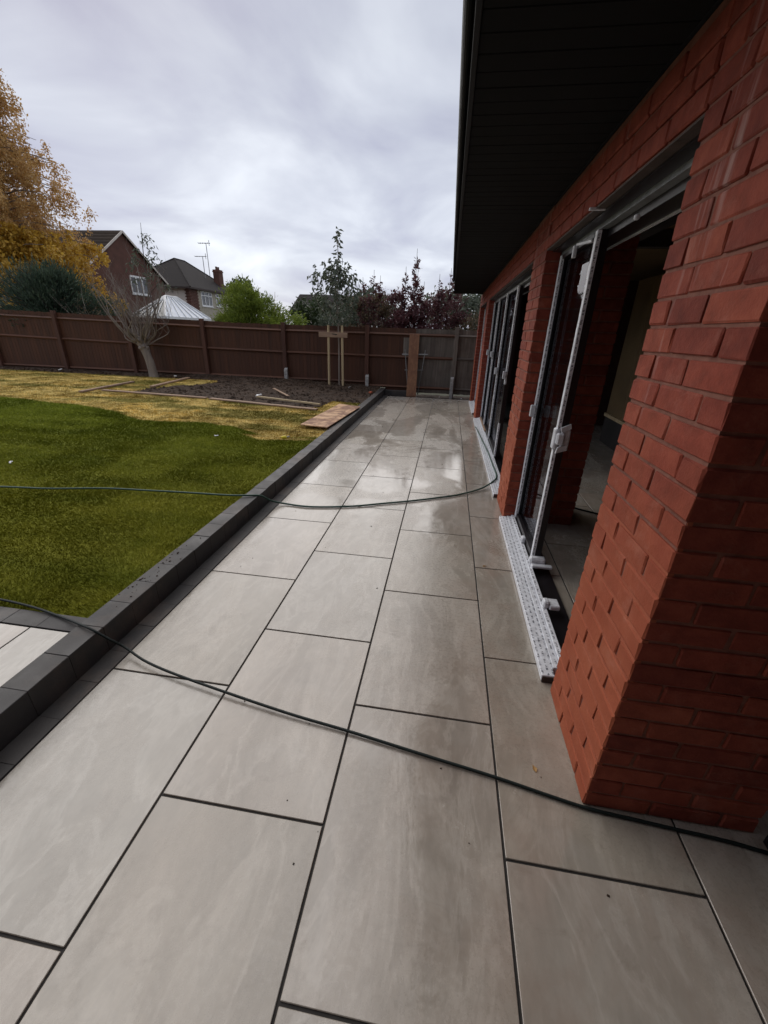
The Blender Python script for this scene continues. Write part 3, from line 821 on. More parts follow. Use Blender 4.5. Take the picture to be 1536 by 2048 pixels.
# a built-in timber cupboard seen through the open door
cup = empty('cupboard', (3.7, 5.8, 0), label='plain plywood cupboard on a dark plinth, inside the open near door', cat='cupboard')
def cb(name, mat, *boxes):
    s_ = MB()
    for b_ in boxes: s_.box(b_[0]-3.7, b_[1]-3.7, b_[2]-5.8, b_[3]-5.8, b_[4], b_[5], bev=.003)
    return s_.build(name, mat, cup)
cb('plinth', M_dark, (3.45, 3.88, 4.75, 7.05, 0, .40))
cb('shelf_edge', M_stake, (3.43, 3.88, 4.75, 7.06, .402, .45))
for i in range(4): cb('door_panel', M_ply, (3.455, 3.475, 4.76+i*.574, 4.76+i*.574+.568, .455, 2.30))
cb('carcass', M_ply, (3.477, 3.88, 4.76, 7.05, .455, 2.30))

# ------------------------------------------------------------------ fence
FY = 11.30
def ftop(x): return 1.615+.15*max(0, (-x-4.5)/7.5)
def fbot(x): return .155 if x < -.75 else .045
fence = empty('timber_fence', (-6, FY, 0), label='long brown closeboard timber fence across the garden end, turning grey on the right', cat='fence')
def fb(mb, name, mat, **k):
    o = mb.build(name, mat, fence, **k); o.location = (6, -FY, 0); return o
px_ = [1.04, -1.25, -3.51, -5.81, -8.05, -10.3, -12.55, -14.8, -17.05]
bw = .1045
x = 2.4; i = 0
while x > -18.5:
    grey = x > .02
    xc = x-bw/2; z0 = fbot(xc)+random.uniform(.0, .01); z1 = ftop(xc)+random.uniform(-.008, .008)
    s_ = MB(); w0 = bw/2+.008; t0, t1 = .005, .010
    # feather edge: thick on one side, thin on the other
    s_.add([(xc-w0, FY+.02, z0), (xc+w0, FY+.02, z0), (xc+w0, FY+.02+t0, z0), (xc-w0, FY+.02+t1, z0),
            (xc-w0, FY+.02, z1), (xc+w0, FY+.02-.005, z1), (xc+w0, FY+.02-.005+t0, z1), (xc-w0, FY+.02+t1, z1)],
           [(0,3,2,1),(4,5,6,7),(0,1,5,4),(1,2,6,5),(2,3,7,6),(3,0,4,7)])
    s_.V = [(v[0], v[1]-(.005 if abs(v[0]-(xc+w0)) < 1e-6 and v[2] == z0 else 0), v[2]) for v in s_.V]
    o = fb(s_, 'fence_board', M_fgrey if grey or (xc > -.28 and False) else M_fence)
    x -= bw; i += 1
patch = MB(); patch.box(-.30, .04, FY-.001, FY+.0085, .93, 1.40); fb(patch, 'bare_patch', M_fgrey)
posts = []
for k, xp in enumerate(px_):
    grey = xp > 0
    s_ = MB(); zt = ftop(xp)+(.05 if k else .06); s_.box(xp-.05, xp+.05, FY-.085, FY+.01, -.02, zt, bev=.004)
    fb(s_, 'fence_post', M_fgrey if grey else M_post)
edges = [2.4]+px_+[-18.5]
for a_, b_ in zip(edges[:-1], edges[1:]):
    xa, xb = a_-.051 if a_ != 2.4 else a_, b_+.051
    for zr in (1.47, .93, .30):
        s_ = MB(); sa = ftop(xa)-1.615; sb = ftop(xb)-1.615; lo = (-.06 if xa < 0 else -.12) if zr < .5 else 0
        if zr < .5: sa = sb = lo+(.02 if xa < -.7 else 0)
        # triangular arris rail with its sloping faces towards the garden
        y_, h_ = FY+.008, .036
        V = []
        for (xx, s__) in ((xb, sb), (xa, sa)): V += [(xx, y_, zr+s__-h_), (xx, y_-.048, zr+s__), (xx, y_, zr+s__+h_)]
        s_.add(V, [(0,1,2),(3,5,4),(0,3,4,1),(1,4,5,2),(2,5,3,0)])
        fb(s_, 'arris_rail', M_frail if xa > .05 and b_ > -1 and a_ > 0 and xb > .9 else M_rail)
# concrete repair spurs bolted to three posts
def spur(x, z0, z1, label):
    s_ = MB(); s_.add([(-.04,-.045,0),(.04,-.045,0),(.04,.035,0),(-.04,.035,0),(-.04,-.045,z1-z0-.04),(.04,-.045,z1-z0-.04),(.04,.035,z1-z0),(-.04,.035,z1-z0)],
        [(0,3,2,1),(4,5,6,7),(0,1,5,4),(1,2,6,5),(2,3,7,6),(3,0,4,7)])
    for zz_ in (.16, .28): s_.tube([(0,-.06,z1-z0-zz_),(0,-.04,z1-z0-zz_)], .012, 8, 1)
    s_.build('concrete_spur', [M_conc, M_metal], loc=(x, FY-.135, z0), label=label, cat='fence spur', group='concrete spurs at the foot of the fence posts')
spur(-3.47, .1, .54, 'short pale concrete spur at the fence post left of the staked tree')
spur(-1.22, .1, .46, 'short pale concrete spur at the fence post right of the staked tree')
spur(1.02, -.08, .50, 'concrete spur at the grey fence post nearest the brick building')

# ------------------------------------------------------------------ small things in the garden
s_ = MB(); s_.box(-.125, .125, -.018, .018, 0, 1.53, bev=.004)
o = s_.build('scaffold_plank', M_plank, loc=(0.0, 10.90, -.01), label='rust stained scaffold plank leaning upright against the fence at the end of the paving', cat='plank')
o.rotation_euler = (-.20, -.012, .0)
# end band of the plank
tr = empty('folding_trestle', (.02, 11.15, 0), label='grey steel folding trestle half hidden behind the leaning plank', cat='trestle')
for sx in (-1, 1):
    s_ = MB(); s_.tube([(sx*.13, .03, .02), (sx*.26, .03, 1.12)], .013, 6); s_.build('leg', M_metal, tr)
s_ = MB(); s_.tube([(-.33, .0, 1.0), (.33, .0, 1.02)], .015, 6); s_.tube([(-.24, .02, .62), (.24, .02, .64)], .010, 6); s_.build('crossbar', M_metal, tr)

def lath(p0, p1, w, t, label, mat=M_lath, cat='timber strip', name='timber_edging'):
    p0, p1 = Vector(p0), Vector(p1); L = (p1-p0).length; a_ = math.atan2(p1.y-p0.y, p1.x-p0.x)
    s_ = MB(); n = 8
    for i in range(n):
        s_.box(i*L/n, (i+1)*L/n, -w/2+random.uniform(-.004, .004), w/2+random.uniform(-.004, .004), 0, t+random.uniform(-.002, .002))
    o = s_.build(name, mat, loc=p0, label=label, cat=cat, group='timber strips lying on the turf and soil'); o.rotation_euler = (0, -math.asin((p1.z-p0.z)/L), a_); return o
zg = lambda x, y: float(hz(np.array(float(x)), np.array(float(y))))
lath((-6.5, 8.16, zg(-6.5,8.16)), (-3.95, 7.93, zg(-3.95,7.93)), .10, .02, 'muddy timber strip along the front of the soil bed, left one of two in line')
lath((-3.85, 7.90, zg(-3.85,7.9)), (-1.50, 7.55, zg(-1.5,7.55)), .11, .02, 'muddy timber strip along the front of the soil bed, right one of two in line')
lath((-6.72, 7.80, zg(-6.7,7.8)), (-6.75, 9.42, zg(-6.75,9.42)), .09, .03, 'dark edged timber strip lying across the yellow turf left of the soil bed')
lath((-5.85, 8.86, zg(-5.85,8.86)), (-6.02, 10.6, zg(-6,10.6)), .09, .03, 'timber strip on the turf at the far left corner of the soil bed')
lath((-3.05, 8.34, zg(-3,8.34)+.01), (-1.57, 7.98, zg(-1.57,7.98)+.015), .05, .03, 'pale narrow batten lying on the soil near the plywood sheet', M_stake)
lath((-3.2, 9.6, zg(-3,9.6)+.01), (-2.5, 8.7, zg(-2.5,8.7)+.015), .05, .015, 'thin muddy strip half buried in the middle of the soil bed')
# plywood sheet on the turf
s_ = MB(); s_.add([(-1.30,6.05,0),(-.845,5.96,0),(-.735,7.92,0),(-1.20,8.10,0),(-1.30,6.05,.014),(-.845,5.96,.014),(-.735,7.92,.014),(-1.20,8.10,.014)],
    [(0,3,2,1),(4,5,6,7),(0,1,5,4),(1,2,6,5),(2,3,7,6),(3,0,4,7)])
o = s_.build('plywood_sheet', M_sheet, loc=(0, 0, KZ+.024), label='narrow stained plywood sheet lying on the turf against the kerb', cat='sheet')

def scrap(name, x, y, s, mat, label, cat='litter', z=None):
    s_ = MB(); n = 5
    for i in range(3):
        a_ = random.uniform(0, 3); c = Vector((random.uniform(-s, s)*.5, random.uniform(-s, s)*.5, s*.25*(i+1)/2))
        s_.obox(c, (s*.6*math.cos(a_), s*.6*math.sin(a_), s*.1), (-s*.35*math.sin(a_), s*.35*math.cos(a_), 0), (0, 0, s*.12))
    s_.build(name, mat, loc=(x, y, (zg(x, y)+.012) if z is None else z), label=label, cat=cat)
scrap('paper_scrap', -2.21, 5.17, .025, M_white, 'small white paper scrap on the green lawn near the yellow turf')
scrap('paper_scrap', -3.64, 3.54, .022, M_white, 'tiny pale scrap on the green lawn at the left edge')
scrap('plastic_bag', -3.08, 8.48, .07, M_white, 'crumpled white plastic at the end of the pale batten on the soil')
scrap('paper_scrap', -6.5, 10.75, .05, M_white, 'small white scrap on the earth at the fence foot, right of the pruned tree')
scrap('paper_scrap', -10.2, 10.9, .06, M_white, 'white scrap at the foot of the fence on the far left')
scrap('stone', -1.6, 10.7, .05, M_conc, 'pale stone at the foot of the right stake', 'stone')
scrap('stone', -1.12, 10.95, .06, M_conc, 'pale rubble lump beside the right concrete spur', 'stone')
scrap('stone', .72, 11.0, .022, M_white, 'small white pebble on the dark verge past the paving', 'stone', z=0)
scrap('stone', 1.3, 10.95, .02, M_white, 'small white pebble on the verge next to the brick wall', 'stone', z=0)
scrap('brick_bat', -.95, 10.1, .07, M_brick, 'broken red brick on the soil beside the kerb end', 'brick')
nz = empty('hose_connector', (-1.28, 5.31, zg(-1.28, 5.31)+.02), .5, label='small yellow plastic hose connector lying on the lawn edge', cat='hose connector')
s_ = MB(); s_.tube([(-.04,0,0),(-.01,0,.004),(.03,0,.004),(.035,0,.004)], [.012,.022,.022,.015], 10); s_.build('barrel', M_yellow, nz)
s_ = MB(); s_.tube([(.036,0,.004),(.075,0,.012)], .011, 8); s_.build('spout', M_metal, nz)

# hoses
def hose(name, P, r, mat, label, cat):
    s_ = MB(); s_.tube(smoothpath(P, 10), r, 10); s_.build(name, mat, smooth=True, label=label, cat=cat)
hose('garden_hose', [(-7.0,2.35,.165),(-5.0,2.6,.16),(-3.0,2.87,.162),(-2.57,2.93,.158),(-2.1,3.04,.16),(-1.69,3.08,.160),(-1.3,3.11,.160),(-.95,3.14,.156),(-.78,3.18,.155),(-.70,3.24,.135),(-.64,3.32,.06),(-.54,3.38,.016),(-.28,3.37,.011),(.08,3.46,.011),(.36,3.59,.011),(.63,3.72,.011),(.90,3.87,.011),(1.12,4.01,.012),(1.35,4.22,.02),(1.50,4.42,.052),(1.545,4.62,.058),(1.54,5.1,.054),(1.53,5.7,.054),(1.50,6.4,.05),(1.47,7.1,.046),(1.45,7.3,.046)],
     .0085, M_hose, 'green garden hose across lawn, kerb and paving to the middle doors', 'hose')
hose('black_hose', [(-4.5,1.62,.145),(-3.2,1.56,.145),(-2.0,1.53,.145),(-1.45,1.50,.145),(-1.2,1.475,.145),(-1.01,1.44,.142),(-.86,1.40,.150),(-.74,1.365,.155),(-.66,1.37,.10),(-.60,1.385,.045),(-.46,1.335,.030),(-.28,1.29,.026),(.01,1.235,.022),(.34,1.18,.016),(.61,1.145,.012),(.93,1.095,.010),(1.19,1.055,.009),(1.40,1.015,.009),(1.52,.995,.009),(1.66,.985,.009),(1.80,.975,.009),(1.95,.965,.009),(2.10,.945,.009),(2.6,.88,.009)],
     .0062, M_cable, 'thin black hose crossing kerb and near paving to the nearest brick pier', 'hose')
hose('short_cable', [(2.22,3.92,.007),(2.35,3.84,.007),(2.6,3.72,.007),(2.9,3.7,.007)], .008, M_cable, 'short black cable on the floor inside the near doors', 'cable')

# ------------------------------------------------------------------ plants
def unit(n):
    v = rng.normal(size=(n, 3)); return v/np.linalg.norm(v, axis=1)[:, None]
def leaves(P, size, asp=.5, droop=0., dirs=None, fold=.25):
    """diamond leaves at P; returns quad vertices"""
    n = len(P); d = unit(n) if dirs is None else dirs+.5*unit(n)
    d[:, 2] -= droop; d /= np.linalg.norm(d, axis=1)[:, None]
    s_ = np.cross(d, unit(n)); s_ /= np.linalg.norm(s_, axis=1)[:, None]
    L = (size*rng.uniform(.6, 1.3, n))[:, None]; nrm = np.cross(d, s_)
    a_ = P; b_ = P+d*L*.5+s_*L*asp*.5+nrm*L*fold*.3; c = P+d*L; e_ = P+d*L*.5-s_*L*asp*.5+nrm*L*fold*.3
    return np.stack([a_, b_, c, e_], 1).reshape(-1, 3)
def crown(name, Vs, mat, parent): return link(name, tri_mesh(name, Vs, mat, quads=True), parent)
def clumpy(n, c, r, k, spread, zmin=None, fill=.35):
    """points gathered in k clumps inside an ellipsoid"""
    c, r = np.array(c), np.array(r)
    cc = c+unit(k)*r*(rng.random((k, 1))**fill)
    P = cc[rng.integers(0, k, n)]+rng.normal(size=(n, 3))*spread*np.array([1,1,.8])
    if zmin is not None: P = P[P[:, 2] > zmin]
    return P

# golden weeping tree, top left
t = empty('golden_birch', (-21.5, 20.5, 0), label='tall golden brown autumn tree rising behind the fence at the left edge', cat='tree')
b_ = MB(); b_.tube([(0,0,-.1),(.1,0,4),(.0,.1,8),(.1,0,12),(.1,0,14.5)], [.3,.22,.14,.08,.02], 8)
P = []
for i in range(270):
    z = random.uniform(1.6, 14.2); a_ = random.uniform(0, 2*PI); R_ = np.interp(z, [1.5,3,6,10.5,12.5,14.5], [4.6,4.9,4.2,2.5,1.5,.1])*random.uniform(.72, 1.05)
    st = Vector((0, 0, z*.93)); en = Vector((R_*math.cos(a_), R_*math.sin(a_), z+random.uniform(-.3, .5))); mid = (st+en)/2+Vector((0, 0, .45))
    pts = smoothpath([st, mid, en], 4); b_.tube(pts, [.045*(1-i_/len(pts))+.006 for i_ in range(len(pts))], 4, cap=False)
    for s__ in range(8):         # hanging twigs
        q = pts[random.randint(2, len(pts)-1)]+Vector((random.uniform(-.4, .4), random.uniform(-.4, .4), 0)); L = random.uniform(.3, 1.3)
        for _ in range(76):
            f = random.random(); P.append((q.x+random.gauss(0, .1)+.1*f, q.y+random.gauss(0, .1), q.z-L*f+random.gauss(0, .06)))
b_.build('trunk', M_bark, t)
P = np.array(P); hi = P[:, 2] > 5.4
crown('upper_crown', leaves(P[hi], .125, .5, .5), L_rust, t)
P2 = clumpy(24000, (-.5, 0, 3.2), (4.35, 4.8, 2.4), 190, .34)
crown('lower_crown', leaves(np.concatenate([P[~hi], P2]), .16, .6, .4), L_gold, t)

# dark conifer behind the fence
t = empty('yew_bush', (-12.0, 13.0, 0), label='dark green feathery conifer bush behind the left of the fence', cat='bush')
b_ = MB(); V_ = []
for i in range(150):
    a_ = random.uniform(0, 2*PI); z = random.uniform(1.0, 2.6); R_ = np.interp(z, [1,1.6,2.1,2.6], [2.6,2.6,1.5,.5])*random.uniform(.55, 1.05)
    st = Vector((0, 0, z*.6)); en = Vector((R_*math.cos(a_), R_*.6*math.sin(a_), z+.45*random.random()+.12)); pts = smoothpath([st, (st+en)/2+Vector((0,0,.22)), en], 5)
    b_.tube(pts, [.03*(1-k/len(pts))+.004 for k in range(len(pts))], 4, cap=False)
    dr = (en-st).normalized()
    pp = np.array([pts[random.randint(3, len(pts)-1)] for _ in range(150)])+rng.normal(size=(150, 3))*np.array([.20,.20,.085])
    V_.append(leaves(pp, .16, .2, -.05, dirs=np.tile(np.array(dr), (150, 1))*1.2))
b_.tube([(0,0,0),(0,0,1.6)], [.12,.06], 6); b_.build('stems', M_barkd, t); crown('foliage', np.concatenate(V_), L_yew, t)

# twiggy brown shrub right of the conifer
def twigs(mb, base, n, L, spread, r0=.012, up=1., curve=.3, lv=1):
    ends = []
    for i in range(n):
        a_ = random.uniform(0, 2*PI); d = Vector((math.cos(a_)*spread, math.sin(a_)*spread, up)).normalized(); l_ = L*random.uniform(.6, 1.15)
        b0 = Vector(base); m1 = b0+d*l_*.5+Vector((random.uniform(-.1,.1), random.uniform(-.1,.1), 0))*l_*.5; e0 = b0+d*l_+Vector((0, 0, curve*l_*.4))+Vector((random.uniform(-.1,.1), random.uniform(-.1,.1), 0))*l_
        pts = smoothpath([b0, m1, e0], 4); mb.tube(pts, [r0*(1-.8*k/len(pts)) for k in range(len(pts))], 5 if r0 > .01 else 3, cap=False)
        ends.append((pts, r0))
        if lv > 0:
            for _ in range(random.randint(3, 6)):
                q = pts[random.randint(len(pts)//3, len(pts)-1)]
                ends += twigs(mb, q, 1, L*.45, spread*1.1, r0*.45, up, curve, lv-1)
    return ends
t = empty('twiggy_shrub', (-9.3, 12.4, .9), label='thin bare brown shrub behind the fence, right of the dark conifer', cat='shrub')
b_ = MB(); E_ = twigs(b_, (0, 0, -.8), 26, 1.9, .75, .012, 1., .1, 1); b_.build('stems', M_bark, t)
pp = np.array([list(random.choice(e_[0])) for e_ in E_ for _ in range(9)])+rng.normal(size=(len(E_)*9, 3))*.06
crown('foliage', leaves(pp, .055, .5), L_mixed, t)

# pollarded tree in the garden
t = empty('pruned_tree', (-7.20, 10.75, .17), label='leafless pruned tree with a stubby trunk and spreading thin branches before the fence', cat='tree')
b_ = MB(); b_.tube(smoothpath([(.05,0,-.1),(.04,0,.15),(.0,.0,.45),(-.10,.0,.80),(-.14,.0,.98)], 5), np.interp(np.linspace(0,1,21), [0,.2,.6,.9,1], [.145,.115,.10,.12,.10]), 12)
for _ in range(9):
    a_ = random.uniform(0, 2*PI); zk = random.uniform(.6, .98); b_.tube([(-.1, 0, zk), (-.1+.14*math.cos(a_), .14*math.sin(a_), zk+.04)], [.07,.045], 7)
b_.build('trunk', M_bark, t, smooth=True)
b_ = MB()
for i in range(34):
    a_ = 2*PI*i/17+random.uniform(-.3, .3); ou = random.uniform(.12, .85)*(1.25 if i % 5 == 0 else 1); hh = random.uniform(.7, 1.45)
    p0 = Vector((-.11+.08*math.cos(a_), .06*math.sin(a_), random.uniform(.78, .98))); j = lambda q: Vector((random.gauss(0, q), random.gauss(0, q), random.gauss(0, q)))
    p1 = p0+Vector((math.cos(a_)*ou*.45, math.sin(a_)*ou*.3, .22*hh))+j(.05); p2 = p0+Vector((math.cos(a_)*ou*.8, math.sin(a_)*ou*.5, .62*hh))+j(.09); p3 = p0+Vector((math.cos(a_)*ou, math.sin(a_)*ou*.6, 1.1*hh))+j(.13)
    pts = smoothpath([p0, p1, p2, p3], 4); r0 = random.uniform(.010, .026); b_.tube(pts, [r0*(1-.8*k/len(pts))+.002 for k in range(len(pts))], 5, cap=False)
    for _ in range(5): twigs(b_, pts[random.randint(4, len(pts)-1)], 1, .55, .7, .005, 1, .2, 1)
b_.build('branches', M_bark, t)
# slim drooping sapling behind the fence
t = empty('weeping_sapling', (-8.05, 12.5, 0), label='slim sapling with a few drooping leaves between the two neighbouring houses', cat='tree')
b_ = MB(); b_.tube(smoothpath([(0,0,0),(.05,0,1.5),(-.05,0,2.6),(.0,0,3.4),(.08,0,4.1)], 4), np.linspace(.03, .005, 17), 5)
E_ = []
for i in range(16):
    z = random.uniform(2.2, 3.9); a_ = random.uniform(0, 2*PI); l_ = np.interp(z, [2.2,3.9], [.75,.22]); p0 = Vector((0,0,z)); p1 = p0+Vector((math.cos(a_)*l_*.6, math.sin(a_)*l_*.4, .22)); p2 = p0+Vector((math.cos(a_)*l_, math.sin(a_)*l_*.6, .0))
    pts = smoothpath([p0, p1, p2], 4); b_.tube(pts, .006, 3, cap=False); E_ += [list(q) for q in pts[3:] for _ in range(3)]
b_.build('trunk', M_barkd, t); pp = np.array(E_)+rng.normal(size=(len(E_), 3))*.05; crown('foliage', leaves(pp, .13, .3, .6), L_sap, t)

# bamboo / lime shrub
t = empty('bamboo_shrub', (-5.4, 13.6, 0), label='bright lime green bushy bamboo above the fence, left of the staked tree', cat='shrub')
P = [clumpy(17000, (-.12, 0, 1.75), (.85, .8, 1.0), 90, .12, .9), clumpy(8000, (.90, 0, 1.45), (.75, .7, .72), 44, .12, .9), clumpy(3600, (-.85,0,1.3),(.38,.6,.55), 22, .09, .9)]
P = np.concatenate(P); dr = P-np.array([0, 0, .6]); dr /= np.linalg.norm(dr, axis=1)[:, None]
b_ = MB(); twigs(b_, (0,0,0), 26, 2.1, .35, .008, 1, 0, 0); 
for _ in range(3):
    xx = random.uniform(.1, .75); b_.tube([(xx,0,2),(xx+.05,0,random.uniform(2.5,2.8))], .005, 4)
b_.build('canes', M_stake, t); crown('foliage', leaves(P, .105, .26, .25, dirs=dr*.9), L_bamboo, t)

# staked young tree
def sapling():
    t = empty('staked_tree', (-1.92, 10.9, .17), label='young tree with drooping grey green leaves held between two pale stakes', cat='tree')
    b_ = MB(); b_.tube(smoothpath([(0,0,-.1),(.01,0,1.0),(-.01,0,2.0),(.02,0,2.8),(.0,0,3.45)], 4), np.linspace(.022, .006, 17), 7)
    Pn, Dn = [], []
    for i in range(26):
        z = 1.45+1.25*(i/26)**1.3; a_ = i*2.4+random.uniform(-.3, .3); l_ = np.interp(z, [1.45,1.9,2.7], [.95,.75,.22])*random.uniform(.7, 1.15)
        p0 = Vector((0,0,z)); p1 = p0+Vector((math.cos(a_)*l_*.45, math.sin(a_)*l_*.45, l_*.30)); p2 = p0+Vector((math.cos(a_)*l_*.66, math.sin(a_)*l_*.66, l_*.95))
        pts = smoothpath([p0, p1, p2], 6); b_.tube(pts, [.008*(1-.6*k/len(pts)) for k in range(len(pts))], 4, cap=False)
        for q in pts[2:]:
            for _ in range(3): Pn.append(list(q)); Dn.append([math.cos(a_)*.5+random.gauss(0,.6), math.sin(a_)*.5+random.gauss(0,.6), random.uniform(-.6, .15)])
    for k in range(80):
        z = random.uniform(2.3, 3.48); a_ = random.uniform(0, 6.3); Pn.append([0, 0, z]); Dn.append([math.cos(a_), math.sin(a_), -.1])
    b_.build('trunk', M_bark, t)
    Pn = np.array(Pn)+rng.normal(size=(len(Pn), 3))*.025
    crown('foliage', leaves(Pn, .13, .40, .45, dirs=np.array(Dn)*.9, fold=.6), L_sap, t)
sapling()
stf = empty('tree_stakes', (-1.95, 10.86, .15), label='pair of pale timber stakes joined by a short crossbar round the young tree', cat='tree stake')
for x in (-.215, .135):
    s_ = MB(); s_.tube([(x*1.06, 0, -.1), (x, 0, 1.48)], .029, 10); s_.build('stake', M_stake, stf)
s_ = MB(); s_.box(-.46, .28, -.045, -.028, 1.20, 1.32, bev=.003); s_.build('crossbar', M_lath, stf)
s_ = MB(); s_.tube([(-.2,-.02,1.29),(.0,-.06,1.27),(.06,.06,1.27),(.13,-.02,1.29)], .011, 6); s_.build('tie', M_black, stf)

# purple plums and mixed shrubs on the right
def plum(x, y, stems, label, lm=L_plum, size=.075, dens=6, low=600, lowr=(.6,.5,.5), lowz=1.5, lowm=None):
    t = empty('purple_plum', (x, y, 0), label=label, cat='shrub', group='shrubs above the right of the fence')
    b_ = MB(); P, Dn = [], []
    for (sx, sy, h, w_) in stems:
        top = Vector((sx, sy, h)); base = Vector((sx*.4, sy*.4, .3)); main = smoothpath([base, Vector((sx*.85, sy*.85, h*.55)), top], 7)
        b_.tube(main, [.016*(1-.75*k/len(main)) for k in range(len(main))], 5, cap=False)
        nb = int(10+h*4)
        for k in range(nb):
            f = random.uniform(.35, .93); q = main[int(f*(len(main)-1))]; a_ = random.uniform(0, 6.3); l_ = w_*(1.15-f)*random.uniform(.6, 1.3)+.08
            e_ = q+Vector((math.cos(a_)*l_*.5, math.sin(a_)*l_*.5, l_*.85)); b_.tube([q, (q+e_)/2+Vector((0,0,-.02)), e_], [.006,.004,.002], 3, cap=False)
            for j in range(int(dens*(1+2*l_))):
                g_ = random.random(); P.append(list(q+(e_-q)*g_)); Dn.append([math.cos(a_+random.gauss(0,1)), math.sin(a_+random.gauss(0,1)), .5])
        for j in range(int(dens*4)):
            g_ = random.uniform(.55, 1); q = main[int(g_*(len(main)-1))]; a_ = random.uniform(0, 6.3); P.append(list(q)); Dn.append([math.cos(a_), math.sin(a_), .6])
    b_.build('stems', M_barkd, t)
    P = np.array(P)+rng.normal(size=(len(P), 3))*.02
    crown('foliage', leaves(P, size, .5, 0, dirs=np.array(Dn)*.9), lm, t)
    if low:
        Q = clumpy(low, (0, 0, lowz), lowr, 26, .10, 1.0); crown('lower_foliage', leaves(Q, size*.95, .5), lowm or lm, t)
plum(-1.45, 12.9, [(-.25,0,2.9,.45),(.05,.1,3.1,.5),(.25,0,2.95,.45),(-.05,-.1,2.7,.5),(.4,.1,2.6,.5),(-.45,.1,2.4,.5)], 'dark purple leaved shrub just right of the staked tree', low=7000, lowr=(.75,.5,1.0), lowz=1.6, lowm=L_mixed, dens=9)
plum(-.25, 12.7, [(-.22,0,3.15,.40),(.05,.1,3.58,.34),(.12,-.1,3.3,.40),(-.3,.1,2.7,.5),(.3,0,2.8,.5),(0,.1,2.9,.5)], 'tallest purple leaved shrub, behind the leaning plank', low=6500, lowr=(.80,.5,.95), lowz=1.65, dens=15)
plum(.55, 12.8, [(-.1,0,3.0,.45),(.2,.1,3.15,.4),(.4,0,3.2,.4),(.0,-.1,2.6,.5),(.55,.1,2.9,.5)], 'sparse purple and green shrub reaching the roof edge', low=6500, lowr=(.75,.4,1.0), lowz=1.65, dens=13, size=.065)
plum(1.55, 12.9, [(-.3,0,2.7,.5),(.1,.1,2.9,.5),(.5,0,2.8,.5)], 'green shrub seen under the eaves beside the brick wall', lm=L_sap, low=3500, lowr=(.8,.4,.7), lowz=1.5, lowm=L_mixed, dens=9, size=.06)
plum(-2.6, 13.0, [(-.3,0,2.2,.5),(.2,0,2.35,.5),(.5,0,2.3,.5)], 'grey green shrub behind the staked tree', lm=L_sap, low=2600, lowr=(.75,.5,.62), lowz=1.5, lowm=L_sap, dens=7)
# far dark trees
def fartree(x, y, h, r, m, label, n=2600):
    t = empty('distant_tree', (x, y, 0), label=label, cat='tree'); b_ = MB(); b_.tube([(0,0,0),(0,0,h*.7)], [.2,.06], 6); b_.build('trunk', M_barkd, t)
    crown('crown', leaves(clumpy(n, (0,0,h*.62), (r,r,h*.38), 40, r*.14), .30, .6), m, t)
fartree(-17.3, 38, 5.3, 1.3, L_dark, 'dark distant tree beside the chimney of the hipped roof house')
fartree(-10.2, 36, 3.7, 2.0, L_dark, 'dark distant tree behind the right of the lime bamboo')
fartree(-4.6, 30, 3.9, 2.2, L_sap, 'low distant tree behind the staked tree')
fartree(1.0, 30, 4.2, 2.4, L_sap, 'low distant tree behind the purple shrubs')

# ------------------------------------------------------------------ neighbouring houses
M_hbrick = simple('brown_house_brick', (.115,.052,.037), .9, .3, 1.5)
M_render = simple('cream_render', (.66,.60,.53), .9, .15, 1.5)
M_pebble = simple('grey_pebbledash', (.42,.38,.30), .9, .2, 6)
M_tile = wood('dark_roof_tiles', (.012,.0085,.0075), (.024,.018,.015), vert=False, rough=.95, sc=5)
M_tileb = simple('brown_roof_tiles', (.030,.020,.014), .95, .3, 2, Specular_IOR_Level=.15)
M_upvc = simple('white_window_frame', (.80,.80,.78), .4, .05, 3)
M_wglass = Mat('window_glass', (.03,.035,.04), .08, Specular_IOR_Level=.8).m
M_poly = simple('white_polycarbonate', (.56,.60,.66), .3, .12, 3)
M_rglass = Mat('conservatory_dark_glass', (.045,.05,.045), .15, Specular_IOR_Level=.6).m
def window(parent, axis, c, y0, y1, z0, z1, cols, tr=.28):
    """window in a plane x=c facing +X"""
    f = MB(); t = .09
    f.box(c, c+.06, y0, y1, z0, z0+t); f.box(c, c+.06, y0, y1, z1-t, z1)
    n = len(cols)+1; ys_ = [y0]+[y0+(y1-y0)*q for q in cols]+[y1]
    for i, yy in enumerate(ys_):
        w_ = t if 0 < i < n else t; a_ = yy if i == 0 else (yy-t if i == n else yy-t/2); f.box(c, c+.058, a_, a_+w_, z0+t, z1-t)
    zt = z1-(z1-z0)*tr; f.box(c, c+.056, y0+t, y1-t, zt-.04, zt+.04); f.box(c, c+.12, y0-.05, y1+.05, z0-.08, z0)
    o = f.build('window', M_upvc, parent); g_ = MB()
    for i in range(n): g_.box(c+.005, c+.02, ys_[i]+.05, ys_[i+1]-.05, z0+.05, z1-.05)
    g_.build('pane', M_wglass, o); return o
h1 = empty('gabled_house', (-24, 32.6, 0), label='brown brick house with a plain gable end behind the autumn tree', cat='house')
gy, gx, ez, rz = 4.15, -18, 4.95, 7.72
s_ = MB()
s_.add([(0,-gy,-.5),(0,gy,-.5),(0,gy,ez),(0,0,rz-.06),(0,-gy,ez),(gx,-gy,-.5),(gx,gy,-.5),(gx,gy,ez),(gx,0,rz-.06),(gx,-gy,ez)],
       [(0,1,2,3,4),(9,8,7,6,5),(0,4,9,5),(1,6,7,2)])
s_.build('wall', M_hbrick, h1)
